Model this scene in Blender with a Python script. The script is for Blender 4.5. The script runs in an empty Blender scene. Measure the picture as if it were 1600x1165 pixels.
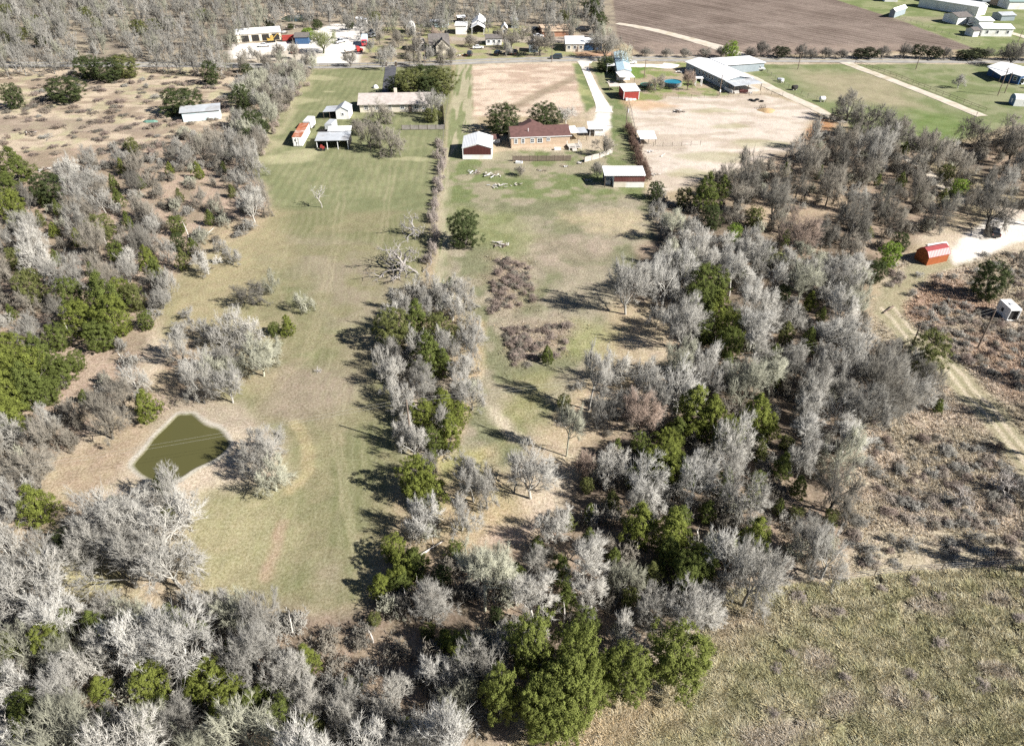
import bpy, math, random
import numpy as np
from mathutils import Vector

# ---------------------------------------------------------------- camera, sky, sun, exposure
SC = bpy.context.scene
COL = SC.collection
F, PITCH, H, CX, CY = 1122.0, math.radians(37.0), 72.0, 800.0, 582.5   # focal length in photo pixels, tilt, flying height

cam = bpy.data.cameras.new('camera')
cam_o = bpy.data.objects.new('camera', cam)
COL.objects.link(cam_o)
cam.sensor_width = 36.0
cam.lens = 36.0 * F / 1600.0
cam.clip_start = 1.0
cam.clip_end = 8000.0
cam_o.location = (0, 0, H)
cam_o.rotation_euler = (math.pi / 2 - PITCH, 0, 0)
SC.camera = cam_o

SUN_EL = math.radians(35.5)
SUN_AZ = math.atan2(-0.40, 0.915)          # direction towards the sun, measured from +x
W = bpy.data.worlds.new('World')
SC.world = W
W.use_nodes = True
nt = W.node_tree
bg = nt.nodes['Background']
sky = nt.nodes.new('ShaderNodeTexSky')
sky.sky_type = 'NISHITA'
sky.sun_disc = False
sky.sun_elevation = SUN_EL
sky.sun_rotation = math.pi / 2 - SUN_AZ
nt.links.new(sky.outputs[0], bg.inputs[0])
bg.inputs[1].default_value = 0.05
sky.air_density = 0.5
sky.dust_density = 0.15
sky.ozone_density = 1.0

sun = bpy.data.lights.new('sun', 'SUN')
sun.energy = 5.0
sun.angle = math.radians(0.5)
sun.color = (1.0, 0.965, 0.915)
sun_o = bpy.data.objects.new('sun', sun)
COL.objects.link(sun_o)
sd = Vector((math.cos(SUN_EL) * math.cos(SUN_AZ), math.cos(SUN_EL) * math.sin(SUN_AZ), math.sin(SUN_EL)))
sun_o.rotation_euler = sd.to_track_quat('Z', 'Y').to_euler()
sun_o.location = (200, -80, 200)

SC.view_settings.view_transform = 'Standard'
SC.view_settings.look = 'None'
SC.view_settings.exposure = 1.1
SC.view_settings.gamma = 1.0
SC.render.engine = 'CYCLES'
SC.cycles.max_bounces = 5
SC.cycles.diffuse_bounces = 2
SC.cycles.transparent_max_bounces = 4
SC.cycles.use_denoising = False

# ---------------------------------------------------------------- helpers
cP, sP = math.cos(PITCH), math.sin(PITCH)
def G(px, py, z=0.0):
    """where the camera ray through photo pixel (px,py) meets the height z"""
    u, v = (px - CX) / F, (py - CY) / F
    d = (u, cP - v * sP, -sP - v * cP)
    t = (z - H) / d[2]
    return Vector((d[0] * t, d[1] * t, z))
def PJ(x, y, z=0.0):
    q = z - H
    f = y * cP - q * sP
    return CX + F * x / f, CY + F * (-y * sP - q * cP) / f
def mpp(py, z=0.0):
    """metres per photo pixel at the row"""
    p = G(800, py, z)
    return (p.y * cP - (p.z - H) * sP) / F

def link(o):
    COL.objects.link(o)
    return o
def tag(o, label=None, cat=None, group=None, kind=None):
    if label: o['label'] = label
    if cat: o['category'] = cat
    if group: o['group'] = group
    if kind: o['kind'] = kind
    return o
def root(name, label, cat, loc, rz=0.0, group=None):
    o = bpy.data.objects.new(name, None)
    o.empty_display_size = 0.3
    o.location = loc
    o.rotation_euler = (0, 0, rz)
    link(o)
    return tag(o, label, cat, group)
def copy_tree(o, parent=None):
    c = o.copy()
    link(c)
    if parent is not None: c.parent = parent
    for ch in list(o.children): copy_tree(ch, c)
    return c

def np_mesh(name, verts, tris=None, quads=None, mats=(), smooth=False, color=None):
    verts = np.asarray(verts, dtype=np.float32).reshape(-1, 3)
    idx, tot = [], []
    if quads is not None and len(quads):
        q = np.asarray(quads, dtype=np.int32).reshape(-1, 4)
        idx.append(q.ravel()); tot.append(np.full(len(q), 4, np.int32))
    if tris is not None and len(tris):
        t = np.asarray(tris, dtype=np.int32).reshape(-1, 3)
        idx.append(t.ravel()); tot.append(np.full(len(t), 3, np.int32))
    idx = np.concatenate(idx); tot = np.concatenate(tot)
    start = np.concatenate([[0], np.cumsum(tot)[:-1]]).astype(np.int32)
    me = bpy.data.meshes.new(name)
    me.vertices.add(len(verts)); me.vertices.foreach_set('co', verts.ravel())
    me.loops.add(len(idx)); me.loops.foreach_set('vertex_index', idx)
    me.polygons.add(len(tot)); me.polygons.foreach_set('loop_start', start); me.polygons.foreach_set('loop_total', tot)
    if smooth: me.polygons.foreach_set('use_smooth', np.ones(len(tot), dtype=bool))
    for m in mats: me.materials.append(m)
    if color is not None:
        a = me.color_attributes.new('Col', 'FLOAT_COLOR', 'POINT')
        a.data.foreach_set('color', np.asarray(color, dtype=np.float32).ravel())
    me.update(calc_edges=True)
    return me

class MB:
    """collects boxes, prisms and tubes and links them as ONE mesh object"""
    def __init__(s): s.v, s.f = [], []
    def add(s, vs, fs):
        b = len(s.v)
        s.v += [tuple(p) for p in vs]
        s.f += [tuple(b + i for i in f) for f in fs]
        return s
    def box(s, x0, x1, y0, y1, z0, z1):
        return s.add([(x0,y0,z0),(x1,y0,z0),(x1,y1,z0),(x0,y1,z0),(x0,y0,z1),(x1,y0,z1),(x1,y1,z1),(x0,y1,z1)],
                     [(0,3,2,1),(4,5,6,7),(0,1,5,4),(1,2,6,5),(2,3,7,6),(3,0,4,7)])
    def prism(s, prof, axis, a, b):
        """profile of 2D points extruded along axis from a to b; for 'y' the profile is (x,z), for 'x' it is (y,z), for 'z' it is (x,y)"""
        n = len(prof)
        def P(p, t):
            return (p[0], t, p[1]) if axis == 'y' else ((t, p[0], p[1]) if axis == 'x' else (p[0], p[1], t))
        vs = [P(p, a) for p in prof] + [P(p, b) for p in prof]
        return s.add(vs, [tuple(range(n))[::-1], tuple(range(n, 2*n))] + [(i, (i+1) % n, n + (i+1) % n, n + i) for i in range(n)])
    def quadslab(s, p0, p1, p2, p3, th):
        """four top corners thickened straight down"""
        t = [tuple(p) for p in (p0, p1, p2, p3)]
        b = [(p[0], p[1], p[2] - th) for p in t]
        return s.add(t + b, [(0,1,2,3),(7,6,5,4),(0,4,5,1),(1,5,6,2),(2,6,7,3),(3,7,4,0)])
    def tube(s, p0, p1, r0, r1=None, n=8):
        p0, p1 = Vector(p0), Vector(p1)
        r1 = r0 if r1 is None else r1
        d = (p1 - p0).normalized()
        u = d.orthogonal().normalized(); w = d.cross(u)
        vs = []
        for p, r in ((p0, r0), (p1, r1)):
            for i in range(n):
                a = 2 * math.pi * i / n
                vs.append(p + (u * math.cos(a) + w * math.sin(a)) * r)
        return s.add(vs, [tuple(range(n))[::-1], tuple(range(n, 2*n))] + [(i, (i+1) % n, n + (i+1) % n, n + i) for i in range(n)])
    def mesh(s, name, m, smooth=False):
        me = bpy.data.meshes.new(name)
        me.from_pydata(s.v, [], s.f)
        me.materials.append(m)
        if smooth: me.polygons.foreach_set('use_smooth', [True] * len(me.polygons))
        me.validate()
        import bmesh
        bm = bmesh.new(); bm.from_mesh(me)
        bmesh.ops.recalc_face_normals(bm, faces=bm.faces)
        bm.to_mesh(me); bm.free()
        return me
    def build(s, name, m, parent=None, smooth=False, label=None):
        o = bpy.data.objects.new(name, s.mesh(name, m, smooth))
        link(o)
        if parent is not None: o.parent = parent
        if label: o['label'] = label
        return o

# ---- materials
def base_mat(name):
    m = bpy.data.materials.new(name)
    m.use_nodes = True
    return m, m.node_tree, m.node_tree.nodes['Principled BSDF']
def N(t, typ, **kw):
    n = t.nodes.new(typ)
    for k, v in kw.items(): setattr(n, k, v)
    return n
def mat(name, col, rough=0.7, metal=0.0, var=0.15, scale=2.0, bump=0.0, spec=0.3, stripes=None, stain=None, coat=0.0):
    """colour with wear: two noises, optional corrugation ('x' or 'y' with a period) and a stain colour"""
    m, t, b = base_mat(name)
    tc = N(t, 'ShaderNodeTexCoord')
    nz = N(t, 'ShaderNodeTexNoise'); nz.inputs['Scale'].default_value = scale; nz.inputs['Detail'].default_value = 6
    t.links.new(tc.outputs['Object'], nz.inputs['Vector'])
    mr = N(t, 'ShaderNodeMapRange'); mr.inputs[1].default_value = 0.3; mr.inputs[2].default_value = 0.7
    mr.inputs[3].default_value = 1 - var; mr.inputs[4].default_value = 1 + var
    t.links.new(nz.outputs[0], mr.inputs[0])
    vm = N(t, 'ShaderNodeMix', data_type='RGBA', blend_type='MULTIPLY'); vm.inputs[0].default_value = 1.0
    vm.inputs[6].default_value = (*col, 1)
    t.links.new(mr.outputs[0], vm.inputs[7])
    out = vm.outputs[2]
    if stain:
        n2 = N(t, 'ShaderNodeTexNoise'); n2.inputs['Scale'].default_value = scale * 0.45; n2.inputs['Detail'].default_value = 8
        n2.inputs['Roughness'].default_value = 0.65
        t.links.new(tc.outputs['Object'], n2.inputs['Vector'])
        r2 = N(t, 'ShaderNodeMapRange'); r2.inputs[1].default_value = 0.5; r2.inputs[2].default_value = 0.66
        t.links.new(n2.outputs[0], r2.inputs[0])
        mx = N(t, 'ShaderNodeMix', data_type='RGBA')
        t.links.new(r2.outputs[0], mx.inputs[0]); t.links.new(out, mx.inputs[6]); mx.inputs[7].default_value = (*stain, 1)
        out = mx.outputs[2]
    t.links.new(out, b.inputs['Base Color'])
    b.inputs['Roughness'].default_value = rough
    b.inputs['Metallic'].default_value = metal
    b.inputs['Specular IOR Level'].default_value = spec
    if coat: b.inputs['Coat Weight'].default_value = coat
    h = nz.outputs[0] if bump else None
    if stripes:
        wv = N(t, 'ShaderNodeTexWave', wave_type='BANDS', bands_direction=stripes[0].upper(), wave_profile='SIN')
        wv.inputs['Scale'].default_value = 0.314 / stripes[1]
        t.links.new(tc.outputs['Object'], wv.inputs['Vector'])
        h = wv.outputs[1]; bump = bump or 0.35
    if h is not None:
        bp = N(t, 'ShaderNodeBump'); bp.inputs['Strength'].default_value = bump; bp.inputs['Distance'].default_value = 0.05
        t.links.new(h, bp.inputs['Height']); t.links.new(bp.outputs[0], b.inputs['Normal'])
    return m
def attr_mat(name, rough=0.9, scale=3.0, var=0.3, spec=0.1, trans=0.0):
    """colour from the mesh's own colour attribute with noise"""
    m, t, b = base_mat(name)
    at = N(t, 'ShaderNodeAttribute', attribute_name='Col')
    t.links.new(at.outputs['Color'], b.inputs['Base Color'])
    b.inputs['Roughness'].default_value = rough; b.inputs['Specular IOR Level'].default_value = spec
    return m
def obj_mat(name, rough=0.9, var=0.35, scale=0.6, spec=0.1, metal=0.0, coat=0.0, rnd=0.25):
    """colour from the object's own colour, varied by noise and from object to object"""
    m, t, b = base_mat(name)
    oi = N(t, 'ShaderNodeObjectInfo')
    tc = N(t, 'ShaderNodeTexCoord')
    nz = N(t, 'ShaderNodeTexNoise'); nz.inputs['Scale'].default_value = scale; nz.inputs['Detail'].default_value = 3
    t.links.new(tc.outputs['Object'], nz.inputs['Vector'])
    mr = N(t, 'ShaderNodeMapRange'); mr.inputs[1].default_value = 0.3; mr.inputs[2].default_value = 0.7
    mr.inputs[3].default_value = 1 - var; mr.inputs[4].default_value = 1 + var
    t.links.new(nz.outputs[0], mr.inputs[0])
    m1 = N(t, 'ShaderNodeMix', data_type='RGBA', blend_type='MULTIPLY'); m1.inputs[0].default_value = 1
    t.links.new(oi.outputs['Color'], m1.inputs[6]); t.links.new(mr.outputs[0], m1.inputs[7])
    t.links.new(m1.outputs[2], b.inputs['Base Color'])
    b.inputs['Roughness'].default_value = rough; b.inputs['Specular IOR Level'].default_value = spec
    b.inputs['Metallic'].default_value = metal
    if coat: b.inputs['Coat Weight'].default_value = coat
    return m

# ---- value noise for numpy
def vnoise(x, y, scale, seed=0, octaves=3, gain=0.5):
    out = np.zeros(np.broadcast(x, y).shape); amp, tot = 1.0, 0.0
    for o in range(octaves):
        X = np.asarray(x) / scale + 137.3 * (o + 1) + seed * 17.17
        Y = np.asarray(y) / scale + 91.7 * (o + 1) - seed * 9.31
        xi, yi = np.floor(X).astype(np.int64), np.floor(Y).astype(np.int64)
        fx, fy = X - xi, Y - yi
        fx = fx * fx * (3 - 2 * fx); fy = fy * fy * (3 - 2 * fy)
        def h(a, b):
            n = (a * 374761393 + b * 668265263 + (seed + o * 7) * 144665) & 0x7fffffff
            n = ((n ^ (n >> 13)) * 1274126177) & 0x7fffffff
            return ((n ^ (n >> 16)) & 0xffff) / 65535.0
        v = (h(xi, yi) * (1 - fx) + h(xi + 1, yi) * fx) * (1 - fy) + (h(xi, yi + 1) * (1 - fx) + h(xi + 1, yi + 1) * fx) * fy
        out += amp * v; tot += amp
        amp *= gain; scale = scale / 2.0
    return out / tot            # 0..1
def sdist(x, y, poly):
    """signed distance to a polygon in metres, positive inside"""
    d = np.full(x.shape, 1e9); ins = np.zeros(x.shape, bool)
    n = len(poly)
    for i in range(n):
        (ax, ay), (bx, by) = poly[i], poly[(i + 1) % n]
        ex, ey = bx - ax, by - ay
        L = ex * ex + ey * ey + 1e-9
        tt = np.clip(((x - ax) * ex + (y - ay) * ey) / L, 0, 1)
        d = np.minimum(d, (x - ax - tt * ex) ** 2 + (y - ay - tt * ey) ** 2)
        c = ((ay > y) != (by > y)) & (x < (bx - ax) * (y - ay) / (by - ay + 1e-12) + ax)
        ins ^= c
    d = np.sqrt(d)
    return np.where(ins, d, -d)
def ldist(x, y, line):
    d = np.full(x.shape, 1e9)
    for (ax, ay), (bx, by) in zip(line[:-1], line[1:]):
        ex, ey = bx - ax, by - ay
        tt = np.clip(((x - ax) * ex + (y - ay) * ey) / (ex * ex + ey * ey + 1e-9), 0, 1)
        d = np.minimum(d, (x - ax - tt * ex) ** 2 + (y - ay - tt * ey) ** 2)
    return np.sqrt(d)
def GP(pts, z=0.0): return [tuple(G(px, py, z)[:2]) for px, py in pts]
def sstep(a, b, x):
    t = np.clip((x - a) / (b - a), 0, 1)
    return t * t * (3 - 2 * t)
# ---------------------------------------------------------------- ground
def spacing(stops):
    out = [stops[0][0]]
    for a, b, f in stops:
        x = out[-1]
        while x < b:
            x += f(x); out.append(x)
    return np.array(out)
gy = np.concatenate([[-3000, -800, -200, -60], spacing([(-20, 26, lambda v: 2.0), (26, 470, lambda v: max(0.25, 0.0036 * v)), (470, 640, lambda v: 4.0)]), [700, 800, 1000, 1400, 2200, 3500, 5500]])
gx_h = spacing([(0, 54, lambda v: 0.27), (54, 300, lambda v: max(0.27, 0.0050 * v)), (300, 420, lambda v: 6.0)])
gx = np.concatenate([[-4500, -2500, -1200, -700, -500], -gx_h[::-1][:-1], gx_h, [500, 700, 1200, 2500, 4500]])
GX, GY = np.meshgrid(gx, gy)
fx, fy = GX.ravel(), GY.ravel()
wx = fx + (vnoise(fx, fy, 6, 3) - 0.5) * 5
wy = fy + (vnoise(fx, fy, 6, 4) - 0.5) * 5
n1 = vnoise(fx, fy, 18, 11, 4); n2 = vnoise(fx, fy, 5, 12, 3); n3 = vnoise(fx, fy, 1.6, 13, 2)
nstretch = vnoise(fx * 0.35, fy, 3.0, 14, 3)

def C(*c): return np.array(c)
STRAW, PALE, GREEN, OLIVE = C(.35,.282,.185), C(.46,.385,.29), C(.16,.19,.085), C(.21,.21,.115)
DIRT, LITTER, RUST = C(.50,.43,.36), C(.21,.165,.125), C(.38,.20,.10)
MAUVE = C(.27,.215,.17)
colr = np.empty((fx.size, 3)); rough = np.full(fx.size, 0.45)
k = sstep(.35, .65, n1)[:, None]
colr[:] = STRAW * (1 - k) + PALE * k
def blend(mask, c, r=None):
    global colr, rough
    mask = np.clip(mask, 0, 1)
    colr = colr * (1 - mask[:, None]) + c * mask[:, None]
    if r is not None: rough = rough * (1 - mask) + r * mask
def area(pts, c, soft=2.0, rag=1.0, r=None, amt=1.0, mod=None):
    poly = GP(pts)
    xs = [p[0] for p in poly]; ys = [p[1] for p in poly]
    pad = 14
    sel = (fx > min(xs) - pad) & (fx < max(xs) + pad) & (fy > min(ys) - pad) & (fy < max(ys) + pad)
    m = np.zeros(fx.size)
    x0, y0 = fx[sel], fy[sel]
    X = x0 + (wx[sel] - x0) * rag; Y = y0 + (wy[sel] - y0) * rag
    m[sel] = sstep(-soft, soft, sdist(X, Y, poly)) * amt
    if mod is not None: m *= mod
    if callable(c): c = c()
    blend(m, c, r)
def lane(pts, w, c, soft=0.6, rag=0.3, r=None, amt=1.0, mod=None):
    line = GP(pts)
    X = fx + (wx - fx) * rag; Y = fy + (wy - fy) * rag
    m = (1 - sstep(w / 2 - soft, w / 2 + soft, ldist(X, Y, line))) * amt
    if mod is not None: m = m * mod
    blend(m, c, r)
def spot(px, py, rx, ry, c, amt=0.8, r=None):
    p = G(px, py)
    d = np.sqrt(((wx - p.x) / rx) ** 2 + ((wy - p.y) / ry) ** 2)
    blend((1 - sstep(.55, 1.15, d)) * amt, c, r)

mixg = sstep(.38, .62, n2)[:, None]
def mix2(a, b, m): return a * (1 - m) + b * m
LAWN = lambda: mix2(GREEN, OLIVE, mixg)
# far woods floor, upper left scrub
area([(-900,-60),(940,-60),(975,70),(720,36),(560,44),(400,60),(365,110),(-300,112)], lambda: mix2(C(.22,.185,.145), C(.30,.255,.19), mixg), r=.3)
area([(-200,108),(490,104),(470,130),(400,200),(215,260),(-100,250)], lambda: mix2(mix2(C(.47,.385,.285), C(.31,.245,.18), sstep(.42,.58,nstretch)[:, None]), C(.36,.335,.20), (sstep(.5,.72,n2) * .7)[:, None]), r=.42)
area([(-50,175),(150,190),(260,200),(230,212),(60,205),(-50,215)], MAUVE, amt=.6, rag=2)
area([(190,225),(330,205),(360,225),(300,250),(210,250)], C(.40,.27,.20), amt=.7, rag=2)
# left woods floor
area([(-100,250),(200,225),(390,190),(395,265),(430,310),(400,360),(310,400),(255,470),(200,600),(100,700),(-100,760)], lambda: mix2(C(.37,.285,.215), C(.27,.215,.155), mixg), r=.5)
# mown field of the left lot
LOT = [(488,108),(700,103),(712,140),(700,200),(684,270),(672,400),(640,460),(600,520),(610,600),(640,700),(600,850),(575,950),(520,965),(420,955),(330,915),(285,850),(330,770),(450,760),(440,690),(400,650),(335,615),(300,560),(255,520),(240,470),(310,405),(405,360),(435,300),(388,262),(412,195)]
area(LOT, lambda: mix2(C(.215,.197,.112), C(.17,.17,.088), mixg), rag=.5, r=.32)
area([(490,108),(705,103),(698,200),(684,260),(670,330),(440,330),(390,262),(412,195)], lambda: mix2(C(.15,.17,.082), C(.19,.195,.105), mixg), rag=.6, r=.16, amt=.9)
area([(405,200),(430,200),(455,130),(470,112),(490,112),(440,200),(400,265)], C(.43,.37,.25), soft=2.5, amt=.6, rag=2)
for a in [(500,122,8,4),(470,158,6,4),(510,142,3,1.2),(450,250,9,4),(640,250,6,2),(470,240,6,3)]: spot(*a, C(.45,.41,.26), .55)
area([(430,370),(560,380),(640,440),(600,500),(520,500),(470,440)], MAUVE*1.1, soft=5, amt=.6, rag=2, mod=sstep(.3,.6,n2))
area([(400,570),(470,560),(560,590),(545,640),(500,660),(430,650)], MAUVE*1.08, soft=4, amt=.75, rag=1.5)
area([(530,500),(590,530),(570,590),(530,560)], MAUVE*1.1, soft=4, amt=.5, rag=2)
area([(450,880),(520,870),(530,930),(470,940)], MAUVE*1.1, soft=3, amt=.5, rag=2)
area([(320,360),(420,330),(440,400),(380,470),(420,520),(400,600),(340,620),(250,520),(255,470)], C(.37,.305,.185), soft=5, amt=.65, rag=2)
area([(290,850),(330,780),(450,770),(480,700),(430,840),(390,920),(320,910)], C(.38,.335,.20), soft=4, amt=.6, rag=1.5)
lane([(410,905),(425,860),(436,820)], 1.2, C(.36,.26,.185), amt=.8)
lane([(452,770),(476,740),(480,700),(462,660)], 1.6, C(.43,.35,.20), amt=.55)
# strips of mowing in the upper lawn
LAWNROW = 0.5 + 0.5 * np.sin(fx * 2.6 + (n2 - .5) * 1.5)
area([(490,110),(705,105),(690,300),(430,320),(392,262)], C(.36,.37,.19), amt=.17, mod=LAWNROW)
# mowing rows and wheel tracks over the whole lot
ROW2 = 0.5 + 0.5 * np.sin((fx + .12 * fy + (n1 - .5) * 5) * 4.1) * sstep(.3, .7, n2)
area(LOT, C(.29,.265,.17), amt=.32, mod=ROW2, rag=.5)
for ln in ([(470,560),(500,470),(520,380),(528,300)],[(480,560),(510,470),(530,380),(538,300)],[(440,600),(520,520),(590,470),(620,440)],[(400,640),(440,560),(455,500),(430,440),(450,380)],[(560,900),(540,800),(520,700),(530,620)],[(568,900),(550,800),(530,700),(540,620)],[(585,420),(600,330),(610,260)],[(592,420),(608,330),(618,260)]):
    lane(ln, .5, C(.36,.315,.205), soft=.35, amt=.33)
# lane left of the pond and round the big tree
area([(-20,850),(60,745),(150,665),(225,600),(300,500),(330,560),(335,620),(270,640),(200,720),(150,790),(120,870),(130,930),(90,950),(-20,900)], lambda: mix2(C(.37,.30,.205), C(.32,.25,.175), mixg), r=.4, rag=.8)
area([(60,850),(160,850),(200,920),(120,950)], C(.36,.34,.17), amt=.6)
# lane between the lots
area([(712,101),(740,101),(742,160),(735,215),(712,320),(700,440),(678,460),(688,330),(700,200)], lambda: mix2(C(.20,.215,.11), C(.36,.325,.22), sstep(.4,.6,vnoise(fx, fy*.08, 1.0, 20, 2))[:, None]), r=.2, rag=.2, soft=1)
# straw field behind the brown-roofed house
area([(738,103),(895,99),(915,172),(900,182),(740,182)], lambda: mix2(C(.55,.445,.345), C(.41,.31,.235), sstep(.42,.62,nstretch)[:, None]), r=.4, rag=.4, soft=1)
lane([(905,118),(840,148),(790,175)], 4.5, C(.25,.20,.14), soft=1.6, amt=.8)
area([(894,99),(910,98),(938,160),(914,176)], lambda: mix2(GREEN, C(.29,.29,.14), mixg), r=.2, rag=.3, soft=1)
area([(920,97),(958,97),(985,170),(1000,255),(975,270),(955,240),(955,175)], lambda: mix2(GREEN, OLIVE, mixg), r=.25, rag=.3, soft=1)
# yard of the brown-roofed house and the pasture below it
area([(700,250),(790,235),(960,235),(1010,300),(1025,320),(700,330)], lambda: mix2(C(.165,.19,.085), C(.28,.25,.17), sstep(.42,.6,n2)[:, None]), r=.42)
area([(700,315),(1030,310),(1035,370),(1000,410),(950,470),(930,560),(880,640),(790,740),(690,720),(735,620),(745,520),(700,440)], lambda: mix2(C(.19,.19,.112), C(.285,.25,.18), sstep(.38,.62,n2)[:, None]), r=.5)
area([(700,315),(800,330),(860,380),(790,400),(700,370)], C(.22,.24,.10), soft=4, amt=.55, rag=2)
area([(880,330),(1010,335),(1005,365),(880,350)], C(.41,.34,.22), soft=3, amt=.7, rag=2)
area([(830,370),(960,365),(950,410),(850,420)], MAUVE*1.2, soft=4, amt=.55, rag=2)
area([(765,400),(830,405),(835,480),(765,490)], C(.30,.225,.17), soft=4, amt=.6, rag=2, r=.75)
area([(785,510),(890,505),(885,560),(800,570)], C(.31,.235,.18), soft=4, amt=.6, rag=2, r=.75)
area([(900,500),(960,520),(950,560),(880,560)], C(.25,.26,.10), soft=3, amt=.6)
area([(800,590),(870,590),(850,670),(780,700)], C(.28,.26,.12), soft=3, amt=.6)
lane([(742,505),(738,570),(728,630),(700,690),(680,725)], 3.0, C(.44,.345,.215), soft=1.0, amt=.75)
area([(765,625),(790,640),(830,690),(800,690),(770,650)], C(.50,.43,.33), soft=1.0, amt=.8)
area([(760,790),(830,800),(830,870),(760,860)], C(.45,.345,.275), soft=2, amt=.8, rag=1.5)
area([(690,720),(760,700),(800,800),(740,840),(690,820)], lambda: mix2(C(.40,.32,.2), C(.30,.28,.13), mixg), soft=2)
area([(936,166),(952,166),(958,185),(957,203),(940,208),(916,208),(916,200),(926,188)], C(.70,.655,.59), soft=.9, rag=.5, r=.05)
# dirt paddock and the yards to the right
area([(985,160),(1060,150),(1200,148),(1275,172),(1235,235),(1150,265),(1060,295),(1022,305),(1000,250)], lambda: mix2(C(.55,.475,.40), C(.44,.37,.295), sstep(.42,.62,nstretch)[:, None]), r=.15, rag=.6)
for a in [(1120,173,9,2.5),(1145,198,7,3),(1110,245,12,5),(1190,225,10,4),(1080,270,8,4)]: spot(*a, C(.30,.29,.15), .5)
area([(970,150),(1010,155),(1060,165),(1010,172),(975,165)], C(.48,.33,.20), amt=.8)
area([(960,97),(1160,100),(1175,145),(1060,152),(1000,158),(968,120)], lambda: mix2(C(.21,.235,.095), C(.33,.27,.19), sstep(.42,.58,n2)[:, None]), r=.3, soft=1)
area([(985,105),(1008,105),(1008,120),(985,122)], C(.11,.18,.04), soft=.8, amt=.9)
area([(1130,102),(1260,100),(1640,100),(1640,192),(1560,200),(1440,245),(1330,200),(1280,168)], lambda: mix2(C(.175,.20,.095), C(.23,.235,.135), mixg), r=.15, soft=1)
area([(1240,112),(1400,115),(1440,170),(1370,165),(1290,155)], C(.33,.28,.19), soft=7, amt=.75, rag=1.5)
area([(1420,170),(1540,190),(1480,235),(1430,235)], C(.135,.19,.06), soft=5, amt=.7)
area([(1235,238),(1278,185),(1300,190),(1290,225),(1250,252)], RUST, soft=1.5, amt=.9)
# ploughed land and the grass beyond it
_a, _b = G(1200,20), G(1500,75)
_d = (_b - _a).normalized(); al, ac = fx * _d.x + fy * _d.y, -fx * _d.y + fy * _d.x
FUR = np.clip(.55 * (0.5 + 0.5 * np.sin(ac * 1.75 + (n2 - .5) * 2)) + .9 * (vnoise(al * .06, ac, 2.2, 50, 3) - .28), 0, 1)
PLOUGH = [(930,-200),(1150,-200),(1300,-2),(1410,33),(1525,77),(1150,88),(1000,84),(965,60)]
area([(1060,-120),(1900,-120),(1900,88),(1520,88),(1280,0)], lambda: mix2(C(.175,.205,.09), C(.235,.245,.13), mixg), r=.15)
area(PLOUGH, lambda: mix2(C(.115,.088,.072), C(.25,.20,.168), np.clip(sstep(.3,.7,n1) * .3 + .8 * FUR, 0, 1)[:, None]), r=.4, rag=.2, soft=1)
area([(1000,84),(1150,88),(1520,78),(1400,68),(1150,70),(1000,66)], C(.30,.235,.19), soft=4, amt=.6, rag=2)
area([(960,48),(1000,44),(1180,36),(1400,40),(1180,42)], C(.27,.22,.185), soft=3, amt=.5, rag=2)
area([(1390,28),(1500,24),(1530,30),(1480,34),(1400,34)], C(.30,.25,.19), soft=5, amt=.6, rag=2)
# gravel compound, other yards across the road
area([(360,70),(440,64),(520,38),(575,38),(572,76),(565,86),(560,98),(498,104),(470,98),(360,92)], C(.70,.655,.59), soft=2, rag=.6, r=.05)
area([(380,88),(470,75),(500,85),(480,96),(400,98)], C(.42,.36,.27), soft=3, amt=.7, rag=1.5)
area([(578,45),(740,32),(900,50),(940,80),(930,90),(570,96)], lambda: mix2(C(.28,.28,.135), C(.30,.25,.18), mixg), r=.2)
area([(700,58),(950,56),(960,62),(940,68),(780,66),(700,64)], C(.37,.315,.27), soft=2, amt=.8)
area([(895,82),(975,80),(980,90),(900,90)], C(.40,.24,.16), soft=1.5, amt=.8)
# woods floor in the middle and the bottom
FLOOR = lambda: mix2(C(.17,.135,.10), C(.29,.225,.165), sstep(.35,.65,n2)[:, None])  # brown leaf litter, darkened further to deepen the shade between the trees
area([(1040,330),(1190,260),(1290,200),(1450,240),(1640,200),(1640,330),(1480,335),(1400,400),(1360,450),(1350,560),(1330,690),(1320,850),(1130,920),(1100,985),(960,1010),(760,1165),(-60,1200),(-60,940),(60,930),(250,960),(330,930),(430,960),(570,955),(640,870),(690,880),(820,860),(900,740),(960,640),(1050,600),(1060,480),(960,460)], FLOOR, r=.36)
area([(1120,310),(1330,270),(1360,320),(1260,400),(1190,350)], C(.40,.31,.215), soft=4, amt=.7, rag=1.5)
area([(1440,240),(1520,270),(1640,330),(1640,380),(1500,330)], C(.33,.29,.17), soft=3, amt=.5)
area([(1190,385),(1245,395),(1240,415),(1195,410)], C(.19,.21,.08), soft=1.5, amt=.8)
area([(940,600),(1010,600),(1020,660),(900,690),(880,660)], C(.46,.37,.26), soft=2, amt=.8)
# right scrub
area([(1400,400),(1640,390),(1640,885),(1330,885),(1330,700),(1345,560),(1370,470)], lambda: mix2(C(.42,.345,.265), C(.33,.28,.205), sstep(.35,.65,n2)[:, None]), r=.8)
area([(1400,440),(1500,430),(1560,470),(1500,500),(1420,490)], C(.35,.225,.155), soft=3, amt=.7, rag=2, r=.9)
area([(1480,520),(1640,520),(1640,640),(1560,620)], C(.35,.24,.175), soft=3, amt=.6, rag=2, r=.9)
lane([(1500,400),(1430,425),(1400,450),(1388,490),(1440,540),(1500,590),(1580,680),(1660,790)], 5.0, C(.27,.25,.15), soft=1.2, amt=.75, r=.3)
for o in (-9, 9): lane([(1388+o,480),(1440+o,540),(1500+o,590),(1580+o,680),(1660+o,790)], .75, C(.50,.43,.32), soft=.3, amt=.85)
area([(1340,835),(1640,825),(1640,890),(1330,900)], C(.40,.345,.245), soft=3, amt=.75, r=.45)
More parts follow.
